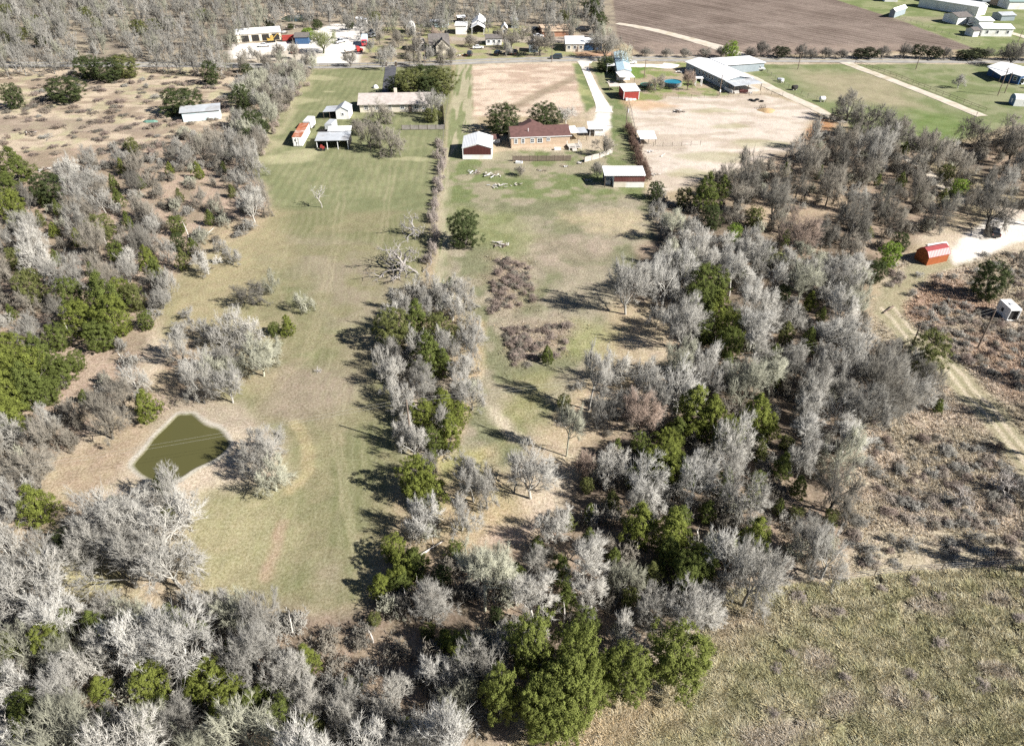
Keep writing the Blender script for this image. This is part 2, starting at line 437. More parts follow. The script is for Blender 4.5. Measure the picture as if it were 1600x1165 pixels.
area([(1478,392),(1500,372),(1545,340),(1600,326),(1650,322),(1650,362),(1590,378),(1535,402),(1492,414)], C(.72,.66,.58), soft=1.0, rag=.5, r=.05)
area([(1505,305),(1600,350),(1640,345),(1640,325),(1560,322)], C(.58,.49,.40), soft=1.5, rag=.8, amt=.8, r=.05)
# tall grass at the bottom right
area([(740,1200),(890,1120),(960,1080),(1100,1000),(1110,960),(1140,922),(1310,907),(1420,893),(1520,888),(1640,881),(1640,1220)], lambda: mix2(C(.42,.375,.245), C(.275,.255,.145), sstep(.35,.65,n3)[:, None]), r=1.0, rag=.12, soft=.35)
area([(740,1200),(890,1115),(1010,1075),(1060,1120),(950,1220)], C(.45,.35,.235), soft=3, amt=.7, r=1)
area([(1100,980),(1180,930),(1200,990),(1120,1020)], C(.42,.34,.26), soft=2, amt=.7)
for a in [(1450,945,3,1.6),(1300,960,2.6,1.2),(1265,1035,2.5,1.3),(1570,1050,2.6,1.4),(1400,1080,2.6,1.4),(1540,930,2.4,1.2),(1310,1110,3,1.6),(1220,1150,4,2)]: spot(*a, C(.36,.30,.25), .7)
for ln in ([(1470,905),(1510,1000),(1545,1080),(1575,1165)],[(1350,935),(1356,1010),(1362,1080),(1340,1165)],[(1200,1010),(1290,960),(1400,930)],[(1120,1130),(1260,1060),(1420,1020),(1600,960)],[(1500,1165),(1490,1070),(1460,980)]):
    lane(ln, .55, C(.20,.185,.11), soft=.35, rag=.6, amt=.55)
# pale pond bank
POND0 = [(207,726),(228,701),(250,672),(275,650),(290,645),(303,648),(322,662),(345,672),(356,686),(356,701),(330,718),(300,735),(272,748),(240,750)]
POND = []
for i in range(len(POND0)):                 # rounded, slightly ragged shoreline
    q = [POND0[(i + o) % len(POND0)] for o in (-1, 0, 1, 2)]
    for k4 in range(4):
        t = k4 / 4
        POND.append(tuple(.5 * (2*q[1][d] + (q[2][d]-q[0][d])*t + (2*q[0][d]-5*q[1][d]+4*q[2][d]-q[3][d])*t*t + (3*q[1][d]-q[0][d]-3*q[2][d]+q[3][d])*t**3) + 1.1*math.sin(7.1*(4*i+k4)+d) for d in (0, 1)))
pond_xy = GP(POND)
pond_sd = sdist(fx, fy, pond_xy)
area([(270,610),(330,605),(380,640),(420,660),(400,680),(350,668),(300,640),(262,655),(225,690)], C(.29,.245,.185), soft=2, amt=.7, rag=1.5)
blend((1 - sstep(.25, .75, np.abs(pond_sd + .15 + (n2 - .5) * .9))) * .85, C(.43,.40,.34), .1)
blend(sstep(-.3, .3, pond_sd), C(.13,.125,.06), 0)
# far pond bank
P2 = [(437,29),(448,23),(470,22),(488,25),(484,30),(470,34),(450,33)]
area([(400,26),(440,14),(500,16),(500,24),(440,26),(425,32)], C(.48,.39,.30), soft=3)
p2_sd = sdist(fx, fy, GP(P2))
# fine mottling of the ground colour itself
mot = 0.80 + 0.4 * (0.6 * n3 + 0.4 * n2)
colr = np.clip(colr * mot[:, None] * .92, 0.01, 0.8)

inside = np.clip(sstep(20, 40, fy) * sstep(640, 480, fy), 0, 1)
nclump = vnoise(fx * .8 + fy * .5, fy * .9 - fx * .35, 1.15, 15, 2)
gz = inside * ((n3 - .5) * .18 * rough + (nclump - .45) * 1.05 * np.clip(rough - .25, 0, 1) ** 1.5 + (n2 - .5) * .25 * np.clip(rough * 1.5, 0, 1)) - .02
gz = np.where(pond_sd > -2.2, gz * .2, gz)
gz -= 1.3 * sstep(-.25, 2.2, pond_sd)
gz -= 1.2 * sstep(-1.0, 2.0, p2_sd)
ny, nx = GX.shape
I = np.arange(nx * ny).reshape(ny, nx)
gq = np.stack([I[:-1, :-1], I[:-1, 1:], I[1:, 1:], I[1:, :-1]], -1).reshape(-1, 4)
def make_ground_mat():
    m, t, b = base_mat('ground_earth_and_grass')
    at = N(t, 'ShaderNodeAttribute', attribute_name='Col')
    tc = N(t, 'ShaderNodeTexCoord')
    def noise(sc, det=4, ro=.6):
        n = N(t, 'ShaderNodeTexNoise'); n.inputs['Scale'].default_value = sc; n.inputs['Detail'].default_value = det; n.inputs['Roughness'].default_value = ro
        t.links.new(tc.outputs['Object'], n.inputs['Vector']); return n.outputs[0]
    a, c, d = noise(2.6, 5, .7), noise(.55, 4), noise(6.5, 3, .7)
    def rng(s, lo, hi, o0, o1):
        r = N(t, 'ShaderNodeMapRange'); r.inputs[1].default_value = lo; r.inputs[2].default_value = hi; r.inputs[3].default_value = o0; r.inputs[4].default_value = o1
        t.links.new(s, r.inputs[0]); return r.outputs[0]
    # speckle strength follows how shaggy the grass is
    def math_(op, x, y):
        n = N(t, 'ShaderNodeMath', operation=op)
        for i, q in enumerate((x, y)):
            if isinstance(q, (int, float)): n.inputs[i].default_value = q
            else: t.links.new(q, n.inputs[i])
        return n.outputs[0]
    sp = rng(a, .34, .66, -.5, .5)
    sp2 = rng(d, .3, .7, -.5, .5)
    amp = math_('ADD', math_('MULTIPLY', at.outputs['Alpha'], .5), .40)
    val = math_('ADD', math_('MULTIPLY', math_('ADD', sp, sp2), amp), 1.0)
    m1 = N(t, 'ShaderNodeMix', data_type='RGBA', blend_type='MULTIPLY'); m1.inputs[0].default_value = 1
    t.links.new(at.outputs['Color'], m1.inputs[6]); t.links.new(val, m1.inputs[7])
    hs = N(t, 'ShaderNodeHueSaturation')
    t.links.new(rng(c, .3, .7, .488, .512), hs.inputs['Hue']); t.links.new(rng(a, .3, .7, 1.15, .85), hs.inputs['Saturation'])
    t.links.new(m1.outputs[2], hs.inputs['Color'])
    t.links.new(hs.outputs[0], b.inputs['Base Color'])
    b.inputs['Roughness'].default_value = 1.0; b.inputs['Specular IOR Level'].default_value = 0.0
    bp = N(t, 'ShaderNodeBump'); bp.inputs['Distance'].default_value = .35
    t.links.new(math_('ADD', math_('MULTIPLY', at.outputs['Alpha'], .7), .06), bp.inputs['Strength'])
    t.links.new(math_('ADD', a, math_('MULTIPLY', d, .35)), bp.inputs['Height']); t.links.new(bp.outputs[0], b.inputs['Normal'])
    return m
gme = np_mesh('ground', np.stack([fx, fy, gz], 1), None, gq, [make_ground_mat()], True, np.concatenate([colr, rough[:, None]], 1))
ground = link(bpy.data.objects.new('ground', gme)); ground['kind'] = 'structure'

# -------- strips laid on the ground
def ribbon(name, pts, w, m, z=.03, wob=0.0, n=6, seed=1):
    """a strip following pixel points; w is a width in metres or a list of one per point"""
    rng = random.Random(seed)
    P = [G(*p) for p in pts]
    ws = w if isinstance(w, (list, tuple)) else [w] * len(P)
    pts2, w2 = [], []
    for i in range(len(P) - 1):
        p0, p1, p2, p3 = P[max(i-1, 0)], P[i], P[i+1], P[min(i+2, len(P)-1)]
        for q in range(n):
            t = q / n
            pts2.append(.5 * ((2*p1) + (p2-p0)*t + (2*p0-5*p1+4*p2-p3)*t*t + (3*p1-p0-3*p2+p3)*t**3))
            w2.append(ws[i] * (1-t) + ws[i+1] * t)
    pts2.append(P[-1]); w2.append(ws[-1])
    vs, fs, cr = [], [], 4
    for i, p in enumerate(pts2):
        d = (pts2[min(i+1, len(pts2)-1)] - pts2[max(i-1, 0)]).normalized()
        nrm = Vector((-d.y, d.x, 0))
        jl, jr = rng.uniform(-wob, wob), rng.uniform(-wob, wob)
        for j in range(cr + 1):
            f = j / cr
            q = p + nrm * ((w2[i] / 2 + jl) * (1 - f) - (w2[i] / 2 + jr) * f)
            vs.append((q.x, q.y, z + .10 * math.sin(math.pi * f) * min(1, w2[i] / 6)))
    for i in range(len(pts2) - 1):
        for j in range(cr):
            a = i * (cr + 1) + j
            fs.append((a + 1, a, a + cr + 1, a + cr + 2))
    o = link(bpy.data.objects.new(name, np_mesh(name, vs, None, fs, [m], True)))
    o['kind'] = 'structure'
    return o
asphalt = mat('worn_asphalt', (.30,.285,.26), .9, var=.18, scale=.4, spec=.2)
dark_asphalt = mat('dark_asphalt', (.085,.085,.095), .85, var=.2, scale=.5, spec=.2)
caliche = mat('caliche_gravel', (.68,.63,.56), 1.0, var=.12, scale=.5, bump=.3, spec=.05, stain=(.50,.44,.36))
caliche_dull = mat('dull_gravel', (.52,.46,.38), 1.0, var=.15, scale=.4, bump=.3, spec=.05, stain=(.40,.35,.25))
road_pts = [(-400,101),(200,101),(420,103),(520,103),(620,101),(700,98),(800,94.5),(900,92.5),(1050,92.5),(1250,94),(1450,94.8),(1700,95.5),(2100,97)]
ribbon('road', road_pts, 7.4, asphalt, .06)
white_line = mat('road_line_paint', (.62,.60,.55), .8, var=.3, scale=1.5)
yellow_line = mat('yellow_line_paint', (.55,.42,.12), .8, var=.3, scale=1.5)
ribbon('road_marking', road_pts, .25, yellow_line, .175)
ribbon('driveway', [(611,100.5),(610,112),(608,128),(606,146)], [4.4,4.2,4.2,4.0], dark_asphalt, .05)
ribbon('gravel_driveway', [(912,97),(914,106),(921,122),(930,142),(941,164),(944,176)], [5,2.8,3.0,3.3,4.4,6.0], caliche, .05, .06)
ribbon('gravel_track', [(1128,97),(1140,104),(1150,112),(1176,122),(1200,135),(1236,152),(1265,165),(1290,178),(1318,192)], [6,7,5,4,4,4,4,3.5,3], caliche_dull, .05, .2)
ribbon('gravel_track', [(1322,98),(1336,104),(1400,128),(1462,152),(1535,182)], [6,4.2,4,4,4], caliche_dull, .05, .15)
ribbon('farm_track', [(964,37),(990,41),(1030,49),(1080,62),(1122,74),(1150,84),(1170,91)], [4,5,5.5,6,7,7,6], caliche_dull, .05, .3)
ribbon('gravel_driveway', [(960,101),(990,102.5),(1020,103),(1042,104),(1050,100)], [4,5,5,7,6], caliche, .045, .2)
ribbon('gravel_pad', [(1105,97),(1130,99),(1150,106)], [9,12,7], caliche, .04, .4)
ribbon('gravel_driveway', [(905,95),(914,97),(925,98)], [3,5,3], caliche, .035, .2)
ribbon('gravel_track', [(1555,45),(1600,58),(1660,80)], 4, caliche_dull, .05, .2)
ribbon('gravel_track', [(1520,318),(1480,296),(1440,262),(1400,240)], [6,3.5,2.6,2.2], caliche_dull, .05, .3)

def water(name, pts, z, col, rough=.12):
    m, t, b = base_mat(name + '_surface')
    b.inputs['Base Color'].default_value = (*col, 1); b.inputs['Roughness'].default_value = rough
    b.inputs['IOR'].default_value = 1.33; b.inputs['Specular IOR Level'].default_value = .35
    tc = N(t, 'ShaderNodeTexCoord'); nz = N(t, 'ShaderNodeTexNoise'); nz.inputs['Scale'].default_value = 1.8; nz.inputs['Detail'].default_value = 3
    t.links.new(tc.outputs['Object'], nz.inputs['Vector'])
    bp = N(t, 'ShaderNodeBump'); bp.inputs['Strength'].default_value = .06; bp.inputs['Distance'].default_value = .03
    t.links.new(nz.outputs[0], bp.inputs['Height']); t.links.new(bp.outputs[0], b.inputs['Normal'])
    cx = sum(p[0] for p in pts) / len(pts); cy = sum(p[1] for p in pts) / len(pts)
    P = [G(px + (px - cx) * .12, py + (py - cy) * .12) for px, py in pts]
    vs = [(p.x, p.y, z) for p in P]
    mb = MB(); mb.add(vs, [tuple(range(len(vs)))[::-1]])
    o = mb.build(name, m); o['kind'] = 'structure'
    return o
water('pond_water', POND, -.16, (.082,.078,.030))
water('far_pond_water', P2, -.35, (.045,.06,.035), .08)

def sample(arr, x, y):
    ix = np.clip(np.searchsorted(gx, x), 1, nx - 1); iy = np.clip(np.searchsorted(gy, y), 1, ny - 1)
    return arr.reshape(ny, nx, -1)[iy, ix]
# ---------------------------------------------------------------- buildings
M = {}
M['white_metal'] = mat('white_painted_metal', (.80,.80,.79), .45, var=.06, scale=.5, stripes=('x', .45), spec=.4)
M['white_wall'] = mat('white_wall_paint', (.78,.77,.74), .7, var=.08, scale=.7, stain=(.66,.63,.57))
M['white_trim'] = mat('white_trim', (.80,.80,.78), .6, var=.05)
M['maroon'] = mat('maroon_metal', (.085,.028,.025), .6, var=.12, scale=.6, stripes=('x', .4))
M['maroon_old'] = mat('faded_maroon_metal', (.12,.045,.04), .7, var=.2, scale=.6, stripes=('x', .4), stain=(.17,.08,.065))
M['brown_shingle'] = mat('brown_shingles', (.125,.066,.058), .9, var=.22, scale=1.2, stain=(.13,.07,.06))
M['tan_brick'] = mat('tan_brick', (.50,.375,.265), .9, var=.14, scale=1.5)
M['tan_base'] = mat('pale_brick', (.55,.43,.32), .9, var=.12, scale=1.5)
M['glass'] = mat('dark_glass', (.03,.036,.045), .12, var=.2, scale=.6, spec=.6)
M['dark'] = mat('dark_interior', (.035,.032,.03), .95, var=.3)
M['red'] = mat('red_board_wall', (.29,.045,.035), .7, var=.12, scale=1, stripes=('x', .3))
M['blue_roof'] = mat('pale_blue_roof', (.45,.60,.68), .5, var=.08, scale=.5, stripes=('y', .6))
M['grey_roof'] = mat('grey_shingles', (.42,.375,.34), .9, var=.15, scale=1.2, stain=(.36,.31,.28))
M['dark_shingle'] = mat('charcoal_shingles', (.14,.125,.115), .9, var=.2, scale=1.2)
M['cream'] = mat('cream_siding', (.62,.56,.46), .8, var=.1, scale=.8)
M['grey_siding'] = mat('blue_grey_siding', (.27,.31,.33), .75, var=.1, scale=.8)
M['tin'] = mat('old_tin', (.55,.57,.59), .5, metal=.25, var=.14, scale=.5, stripes=('x', .3), stain=(.42,.41,.40))
M['rust'] = mat('rusty_roof', (.36,.125,.06), .85, var=.2, scale=.7, stripes=('x', .35), stain=(.52,.42,.36))
M['aqua'] = mat('weathered_aqua_metal', (.56,.68,.70), .6, var=.1, scale=.4, stripes=('x', .3), stain=(.70,.73,.72))
M['wood'] = mat('weathered_boards', (.19,.145,.115), .9, var=.25, scale=1.5, stripes=('x', .2))
M['wood_pale'] = mat('silvered_boards', (.50,.46,.41), .9, var=.2, scale=1.5, stripes=('x', .2))
M['wood_post'] = mat('post_wood', (.11,.085,.065), .95, var=.25, scale=2)
M['fence_grey'] = mat('grey_board_fence', (.30,.27,.25), .9, var=.2, scale=1.2, stripes=('x', .2))
M['orange_wood'] = mat('orange_stained_boards', (.30,.085,.028), .7, var=.12, scale=1, stripes=('x', .25))
M['red_roof'] = mat('red_metal_roof', (.27,.05,.05), .42, var=.1, scale=.8, stripes=('x', .4), spec=.4)
M['blue'] = mat('blue_metal_wall', (.045,.10,.20), .6, var=.15, stripes=('x', .4))
M['steel'] = mat('galvanised_steel', (.45,.46,.47), .45, metal=.6, var=.12)
M['concrete'] = mat('concrete', (.46,.43,.39), .9, var=.12, scale=1)
M['green_roof'] = mat('grey_green_roof', (.24,.32,.30), .6, var=.1, stripes=('x', .5))
M['tyre'] = mat('tyre_rubber', (.018,.018,.018), .9, var=.1)
M['brown_wall'] = mat('brown_clay_wall', (.36,.19,.12), .9, var=.2, scale=.6)

def gable_roof(L, D, eave, ridge, axis='x', oh=.35, th=.14):
    mb = MB()
    if axis == 'x':      # the ridge runs along x
        s = (ridge - eave) / (D / 2); e = eave - s * oh
        mb.quadslab((-oh,-oh,e+th),(L+oh,-oh,e+th),(L+oh,D/2,ridge+th),(-oh,D/2,ridge+th), th)
        mb.quadslab((-oh,D/2,ridge+th),(L+oh,D/2,ridge+th),(L+oh,D+oh,e+th),(-oh,D+oh,e+th), th)
    else:
        s = (ridge - eave) / (L / 2); e = eave - s * oh
        mb.quadslab((-oh,-oh,e+th),(L/2,-oh,ridge+th),(L/2,D+oh,ridge+th),(-oh,D+oh,e+th), th)
        mb.quadslab((L/2,-oh,ridge+th),(L+oh,-oh,e+th),(L+oh,D+oh,e+th),(L/2,D+oh,ridge+th), th)
    return mb
def gable_wall(L, D, eave, ridge, axis='x'):
    mb = MB()
    if axis == 'x': mb.prism([(0,0),(D,0),(D,eave),(D/2,ridge),(0,eave)], 'x', 0, L)
    else: mb.prism([(0,0),(L,0),(L,eave),(L/2,ridge),(0,eave)], 'y', 0, D)
    return mb
def hip_roof(L, D, eave, ridge, oh=.45):
    mb = MB(); k = D / 2
    vs = [(-oh,-oh,eave),(L+oh,-oh,eave),(L+oh,D+oh,eave),(-oh,D+oh,eave),(k,D/2,ridge),(L-k,D/2,ridge)]
    return mb.add(vs, [(0,1,5,4),(1,2,5),(2,3,4,5),(3,0,4),(3,2,1,0)])
def window(parent, x, z, w, h, side='front', D=0, L=0, cols=2):
    """side front: y=0 facing -y; right: x=L; left: x=0"""
    f, g = MB(), MB()
    def put(mb, a0, a1, z0, z1, d0, d1):
        if side == 'front': mb.box(a0, a1, -d1, -d0, z0, z1)
        elif side == 'right': mb.box(L + d0, L + d1, a0, a1, z0, z1)
        elif side == 'left': mb.box(-d1, -d0, a0, a1, z0, z1)
        else: mb.box(a0, a1, D + d0, D + d1, z0, z1)
    b = .14
    put(f, x - b, x, z - b, z + h + b, 0, .07); put(f, x + w, x + w + b, z - b, z + h + b, 0, .07)
    put(f, x, x + w, z - b, z, 0, .07); put(f, x, x + w, z + h, z + h + b, 0, .07)
    for c in range(1, cols): put(f, x + w * c / cols - .03, x + w * c / cols + .03, z, z + h, 0, .05)
    put(f, x, x + w, z + h / 2 - .03, z + h / 2 + .03, 0, .045)
    put(g, x, x + w, z, z + h, 0, .02)
    fo = f.build('window', M['white_trim'], parent)
    g.build('pane', M['glass'], fo)
def door(parent, x, w, h, m, side='front', L=0):
    d = MB(); k = MB()
    if side == 'front':
        d.box(x, x + w, -.06, 0, .05, h); k.box(x + w - .18, x + w - .1, -.13, -.06, 1.0, 1.08)
    elif side == 'left':
        d.box(-.06, 0, x, x + w, .05, h); k.box(-.13, -.06, x + .1, x + .18, 1.0, 1.08)
    else:
        d.box(L, L + .06, x, x + w, .05, h); k.box(L + .06, L + .13, x + .1, x + .18, 1.0, 1.08)
    o = d.build('door', m, parent); k.build('handle', M['steel'], o)
def frame_of(A, B):
    a, b = G(*A), G(*B)
    return a, math.atan2(b.y - a.y, b.x - a.x), (b - a).length
def posts(parent, spots, h, m, s=.12, name='post'):
    for x, y in spots:
        MB().box(x - s/2, x + s/2, y - s/2, y + s/2, 0, h).build(name, m, parent)

# --- garage with white front and maroon panel
a, rz, L = frame_of((723,249),(769,249)); D = 9.6
r = root('garage', 'white steel garage with a maroon panel across its gable front', 'garage', a, rz)
gable_wall(L, D, 3.1, 4.3, 'y').build('wall', M['white_wall'], r)
gable_roof(L, D, 3.1, 4.3, 'y', .12).build('roof', M['white_metal'], r)
MB().prism([(.3,1.35),(L-.3,1.35),(L-.3,3.0),(L/2,4.02),(.3,3.0)], 'y', -.05, -.0).build('panel', M['maroon'], r)
# --- small well house between the garage and the house
a, rz, _ = frame_of((771,224),(781,223))
r = root('well_shed', 'tiny shed with brown roof and pale front between garage and brown roofed house', 'shed', a, rz)
MB().box(0,2,0,1.6,0,1.3).build('wall', M['white_wall'], r)
MB().quadslab((-.2,-.3,1.35),(2.2,-.3,1.35),(2.2,1.9,1.95),(-.2,1.9,1.95),.1).build('roof', M['brown_shingle'], r)
# --- brown-roofed brick house
a, rz, L = frame_of((799,232),(890,228.6)); D = 9.0
r = root('brick_house', 'long tan brick house with brown shingle roof and white framed windows', 'house', a, rz)
gable_wall(L, D, 3.2, 4.7).build('wall', M['tan_brick'], r)
MB().box(.02, L - .02, -.03, 0, 0, .75).build('plinth', M['tan_base'], r)
ro = gable_roof(L, D, 3.2, 4.7, 'x', .18).build('roof', M['brown_shingle'], r)
hp = MB(); hp.add([(3.0,4.6,4.45),(10.2,4.6,4.45),(10.2,11.5,3.0),(3.0,11.5,3.0),(6.6,6.0,5.5),(6.6,11.0,4.8)], [(0,1,4),(1,2,5,4),(2,3,5),(3,0,4,5),(3,2,1,0)]).build('hip', M['brown_shingle'], ro)
MB().tube((5.0,2.0,3.7),(5.0,2.0,4.9),.09).build('vent_pipe', M['white_trim'], ro)
MB().box(-.5, L + .5, -.25, -.185, 2.98, 3.16).build('fascia', M['white_trim'], r)
for x, w, h in ((.9,.8,1.1),(2.9,.8,1.1),(5.6,.8,1.1),(7.5,1.3,1.1),(10.2,.75,.75)): window(r, x, 1.45 if h > 1 else 1.85, w, h)
# --- deck with rails, patio roof beside it
a, rz, _ = frame_of((889,235),(907,234))
r = root('wooden_deck', 'pale wooden deck with railings and steps at the brick house corner', 'deck', a, rz)
MB().box(0,3.6,0,3.4,.55,.7).build('floor', M['wood_pale'], r)
posts(r, [(0.1,.1),(1.8,.1),(3.5,.1),(3.5,3.3),(.1,3.3)], 1.65, M['white_trim'], .14)
rl = MB()
for z in (1.05,1.3,1.58): rl.box(0,3.6,-.02,.06,z,z+.08).box(3.54,3.62,.06,3.4,z,z+.08)
rl.build('railing', M['wood_pale'], r)
st = MB()
for i in range(3): st.box(.9,2.2,-.3*(i+1),-.3*i-.0,0,.5-.17*i)
st.build('steps', M['wood_pale'], r)
a, rz, _ = frame_of((893,220),(912,219))
r = root('patio_cover', 'white topped patio cover on posts behind the wooden deck', 'patio cover', a, rz)
MB().quadslab((-.4,-.5,2.5),(1.9,-.5,2.5),(1.9,4.6,2.8),(-.4,4.6,2.8),.1).build('roof', M['white_metal'], r)
MB().quadslab((1.92,-.5,2.35),(4.6,-.5,2.35),(4.6,3.6,2.6),(1.92,3.6,2.6),.1).build('awning', M['tin'], r)
posts(r, [(-.2,-.3),(1.8,-.3),(4.4,-.3),(4.4,3.4),(-.2,4.4)], 2.35, M['wood_post'])
# --- white-roofed carport at the end of the drive
a, rz, L = frame_of((921,213),(945,213)); D = 5.2
r = root('carport', 'small carport with white sheet roof at the end of the gravel drive', 'carport', a, rz)
MB().quadslab((-.5,-.6,2.3),(L+.5,-.6,2.3),(L+.5,D,2.75),(-.5,D,2.75),.12).build('roof', M['white_metal'], r)
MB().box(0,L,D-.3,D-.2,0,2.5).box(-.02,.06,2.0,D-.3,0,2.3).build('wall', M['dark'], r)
posts(r, [(.1,0),(L/3,0),(2*L/3,0),(L-.1,0)], 2.2, M['white_trim'], .14)
rl = MB()
for z in (.2,.5,.8): rl.box(L/3+.07,L-.1,-.04,.04,z,z+.14)
rl.build('railing', M['white_trim'], r)
# --- open barn with maroon band
a, rz, L = frame_of((944,293),(1006,293)); D = 4.4
r = root('barn', 'barn with white lean-to roof, maroon band and one open dark bay', 'barn', a, rz)
MB().quadslab((-.2,-.3,3.3),(L+.1,-.3,3.3),(L-.1,D,3.95),(-.4,D,3.95),.14).build('roof', M['white_metal'], r)
MB().box(2.3,L,0,.12,0,3.0).box(L-.12,L,.12,D-.1,0,3.0).box(0,L-.12,D-.2,D-.08,0,3.7).box(2.3,2.42,.12,D-.2,0,3.05).build('wall', M['white_wall'], r)
MB().box(2.35,L+.03,-.05,0,1.5,2.95).build('band', M['maroon_old'], r)
MB().box(2.35,5.4,-.04,0,.05,1.5).build('stained_panel', M['cream'], r)
posts(r, [(.1,.1),(.1,D-.35)], 3.1, M['wood_post'], .18)
MB().box(.4,1.8,1.8,3.4,0,1.1).build('feed_trough', M['tin'], r)
# --- white low shelter
a, rz, L = frame_of((1001,226),(1024,226)); D = 4.6
r = root('loafing_shed', 'low animal shelter with plain white sheet roof beside the dark hedge', 'shelter', a, rz)
MB().quadslab((-.3,-.3,1.75),(L+.2,-.3,1.75),(L,D,2.5),(-.8,D,2.5),.1).build('roof', M['white_metal'], r)
MB().box(0,.1,.1,D-.2,0,1.7).box(.1,L,D-.3,D-.2,0,2.2).build('wall', M['tin'], r)
posts(r, [(.05,0),(L/2,0),(L-.05,0)], 1.68, M['wood_post'])
# --- mobile home with blue roof, porch
a, rz, L = frame_of((968,127),(985,124.5)); D = 27.0
p1 = G(985,124.5); p2 = G(978,96); rz = math.atan2(p2.y - p1.y, p2.x - p1.x) - math.pi/2
a = p1 - Vector((math.cos(rz), math.sin(rz), 0)) * 4.9
r = root('mobile_home', 'long white mobile home with pale blue metal roof', 'mobile home', a, rz)
gable_wall(4.9, D, 3.0, 3.6, 'y').build('wall', M['white_wall'], r)
gable_roof(4.9, D, 3.0, 3.6, 'y', .15).build('roof', M['blue_roof'], r)
for y in (3,8,13,18,23): window(r, y, 1.3, 1.0, 1.0, 'left', cols=1)
for y in (4,10,19): window(r, y, 1.3, 1.0, 1.0, 'right', L=4.9, cols=1)
pc = MB().quadslab((-3.4,8.0,2.6),(0,8.0,2.85),(0,11.4,2.85),(-3.4,11.4,2.6),.1).build('porch_roof', M['white_metal'], r)
posts(pc, [(-3.3,8.1),(-3.3,11.3)], 2.5, M['white_trim'])
# --- lean-to between home and red shed
a, rz, L = frame_of((968,132),(991,131))
r = root('lean_to', 'white sheet roofed lean-to squeezed between mobile home and red shed', 'lean-to', a, rz)
MB().quadslab((-.2,-.3,2.6),(L,-.3,2.3),(L,5.4,2.5),(-.2,5.4,2.9),.1).build('roof', M['white_metal'], r)
posts(r, [(0,0),(L-.1,0),(0,5),(L-.1,5)], 2.25, M['wood_post'])
MB().box(0.1,L-.2,4.9,5.0,0,2.3).build('wall', M['white_wall'], r)
# --- red shed
a, rz, L = frame_of((974,156.5),(998,155.5)); D = 6.4
r = root('red_shed', 'bright red shed with flat white roof and white door front', 'shed', a, rz)
MB().box(0,L,0,D,0,2.8).build('wall', M['red'], r)
MB().quadslab((-.25,-.25,2.95),(L+.25,-.25,2.95),(L+.25,D+.2,3.5),(-.25,D+.2,3.5),.14).build('roof', M['white_metal'], r)
MB().box(-.03,.14,-.03,.0,0,2.8).box(L-.14,L+.03,-.03,.0,0,2.8).box(.14,L-.14,-.03,0,2.62,2.8).build('trim', M['white_trim'], r)
for i in range(3): MB().box(.6+i*1.3,1.6+i*1.3,-.9,-.1,0,.7-.15*i).build('bin', M['white_trim'], r)
# small tin awning left of it
a, rz, L = frame_of((952,142.5),(968,142))
r = root('tin_awning', 'low tan sheet awning standing left of the bright red shed', 'awning', a, rz)
MB().quadslab((0,0,1.5),(L,0,1.5),(L,2.6,1.9),(0,2.6,1.9),.08).build('roof', mat('tan_sheet',(.55,.46,.40),.7), r)
posts(r, [(.1,.1),(L-.1,.1),(.1,2.5),(L-.1,2.5)], 1.48, M['wood_post'])
# --- big white-roofed L house
p0, p1 = G(1071,110), G(1132,139.5)
rz = math.atan2(p1.y - p0.y, p1.x - p0.x); L = (p1 - p0).length; D = 10.5
r = root('ranch_house', 'large L-shaped house with white metal roof beside the round pool', 'house', p0, rz)
gable_wall(L, D, 3.0, 4.0).build('wall', M['grey_siding'], r)
gable_roof(L, D, 3.0, 4.0, 'x', .5).build('roof', M['white_metal'], r)
MB().box(0, L*.38, D+.02, D + 17, 0, 2.8).build('wing_wall', M['grey_siding'], r)
MB().quadslab((-.4,D-.3,3.4),(L*.38+.4,D-.3,3.4),(L*.38+.4,D+17.4,2.95),(-.4,D+17.4,2.95),.14).build('wing_roof', M['white_metal'], r)
for x in (9,11.5,14,16,18,22,24): window(r, x, 1.1, 1.0, 1.3, cols=1)
door(r, 5.5, 1.0, 2.1, M['wood'])
pr = MB().quadslab((L+.52,-.6,2.95),(L+6.2,-.6,2.7),(L+6.2,D+.3,2.7),(L+.52,D+.3,2.95),.12).build('porch_roof', M['tin'], r)
posts(pr, [(L+6,-.4),(L+6,D/2),(L+6,D),(L+3,-.4)], 2.62, M['wood_post'], .16)
MB().box(L+.02,L+6,.2,D-.2,0,.45).build('porch_floor', M['concrete'], r)
MB().box(L+.6,L+5.6,-.55,-.45,.1,1.1).build('porch_skirt', M['white_wall'], r)
window(r, 2.0, .9, 2.6, 1.3, 'right', L=L)
# arbor
a, rz, L = frame_of((1086.5,134.5),(1096,134.5))
r = root('garden_arbor', 'white garden arbor standing below the long ranch house', 'arbor', a, rz)
posts(r, [(0,0),(L,0),(0,1.6),(L,1.6)], 2.5, M['white_trim'], .2)
MB().box(-.3,L+.3,-.25,1.85,2.5,2.75).build('canopy', M['white_trim'], r)
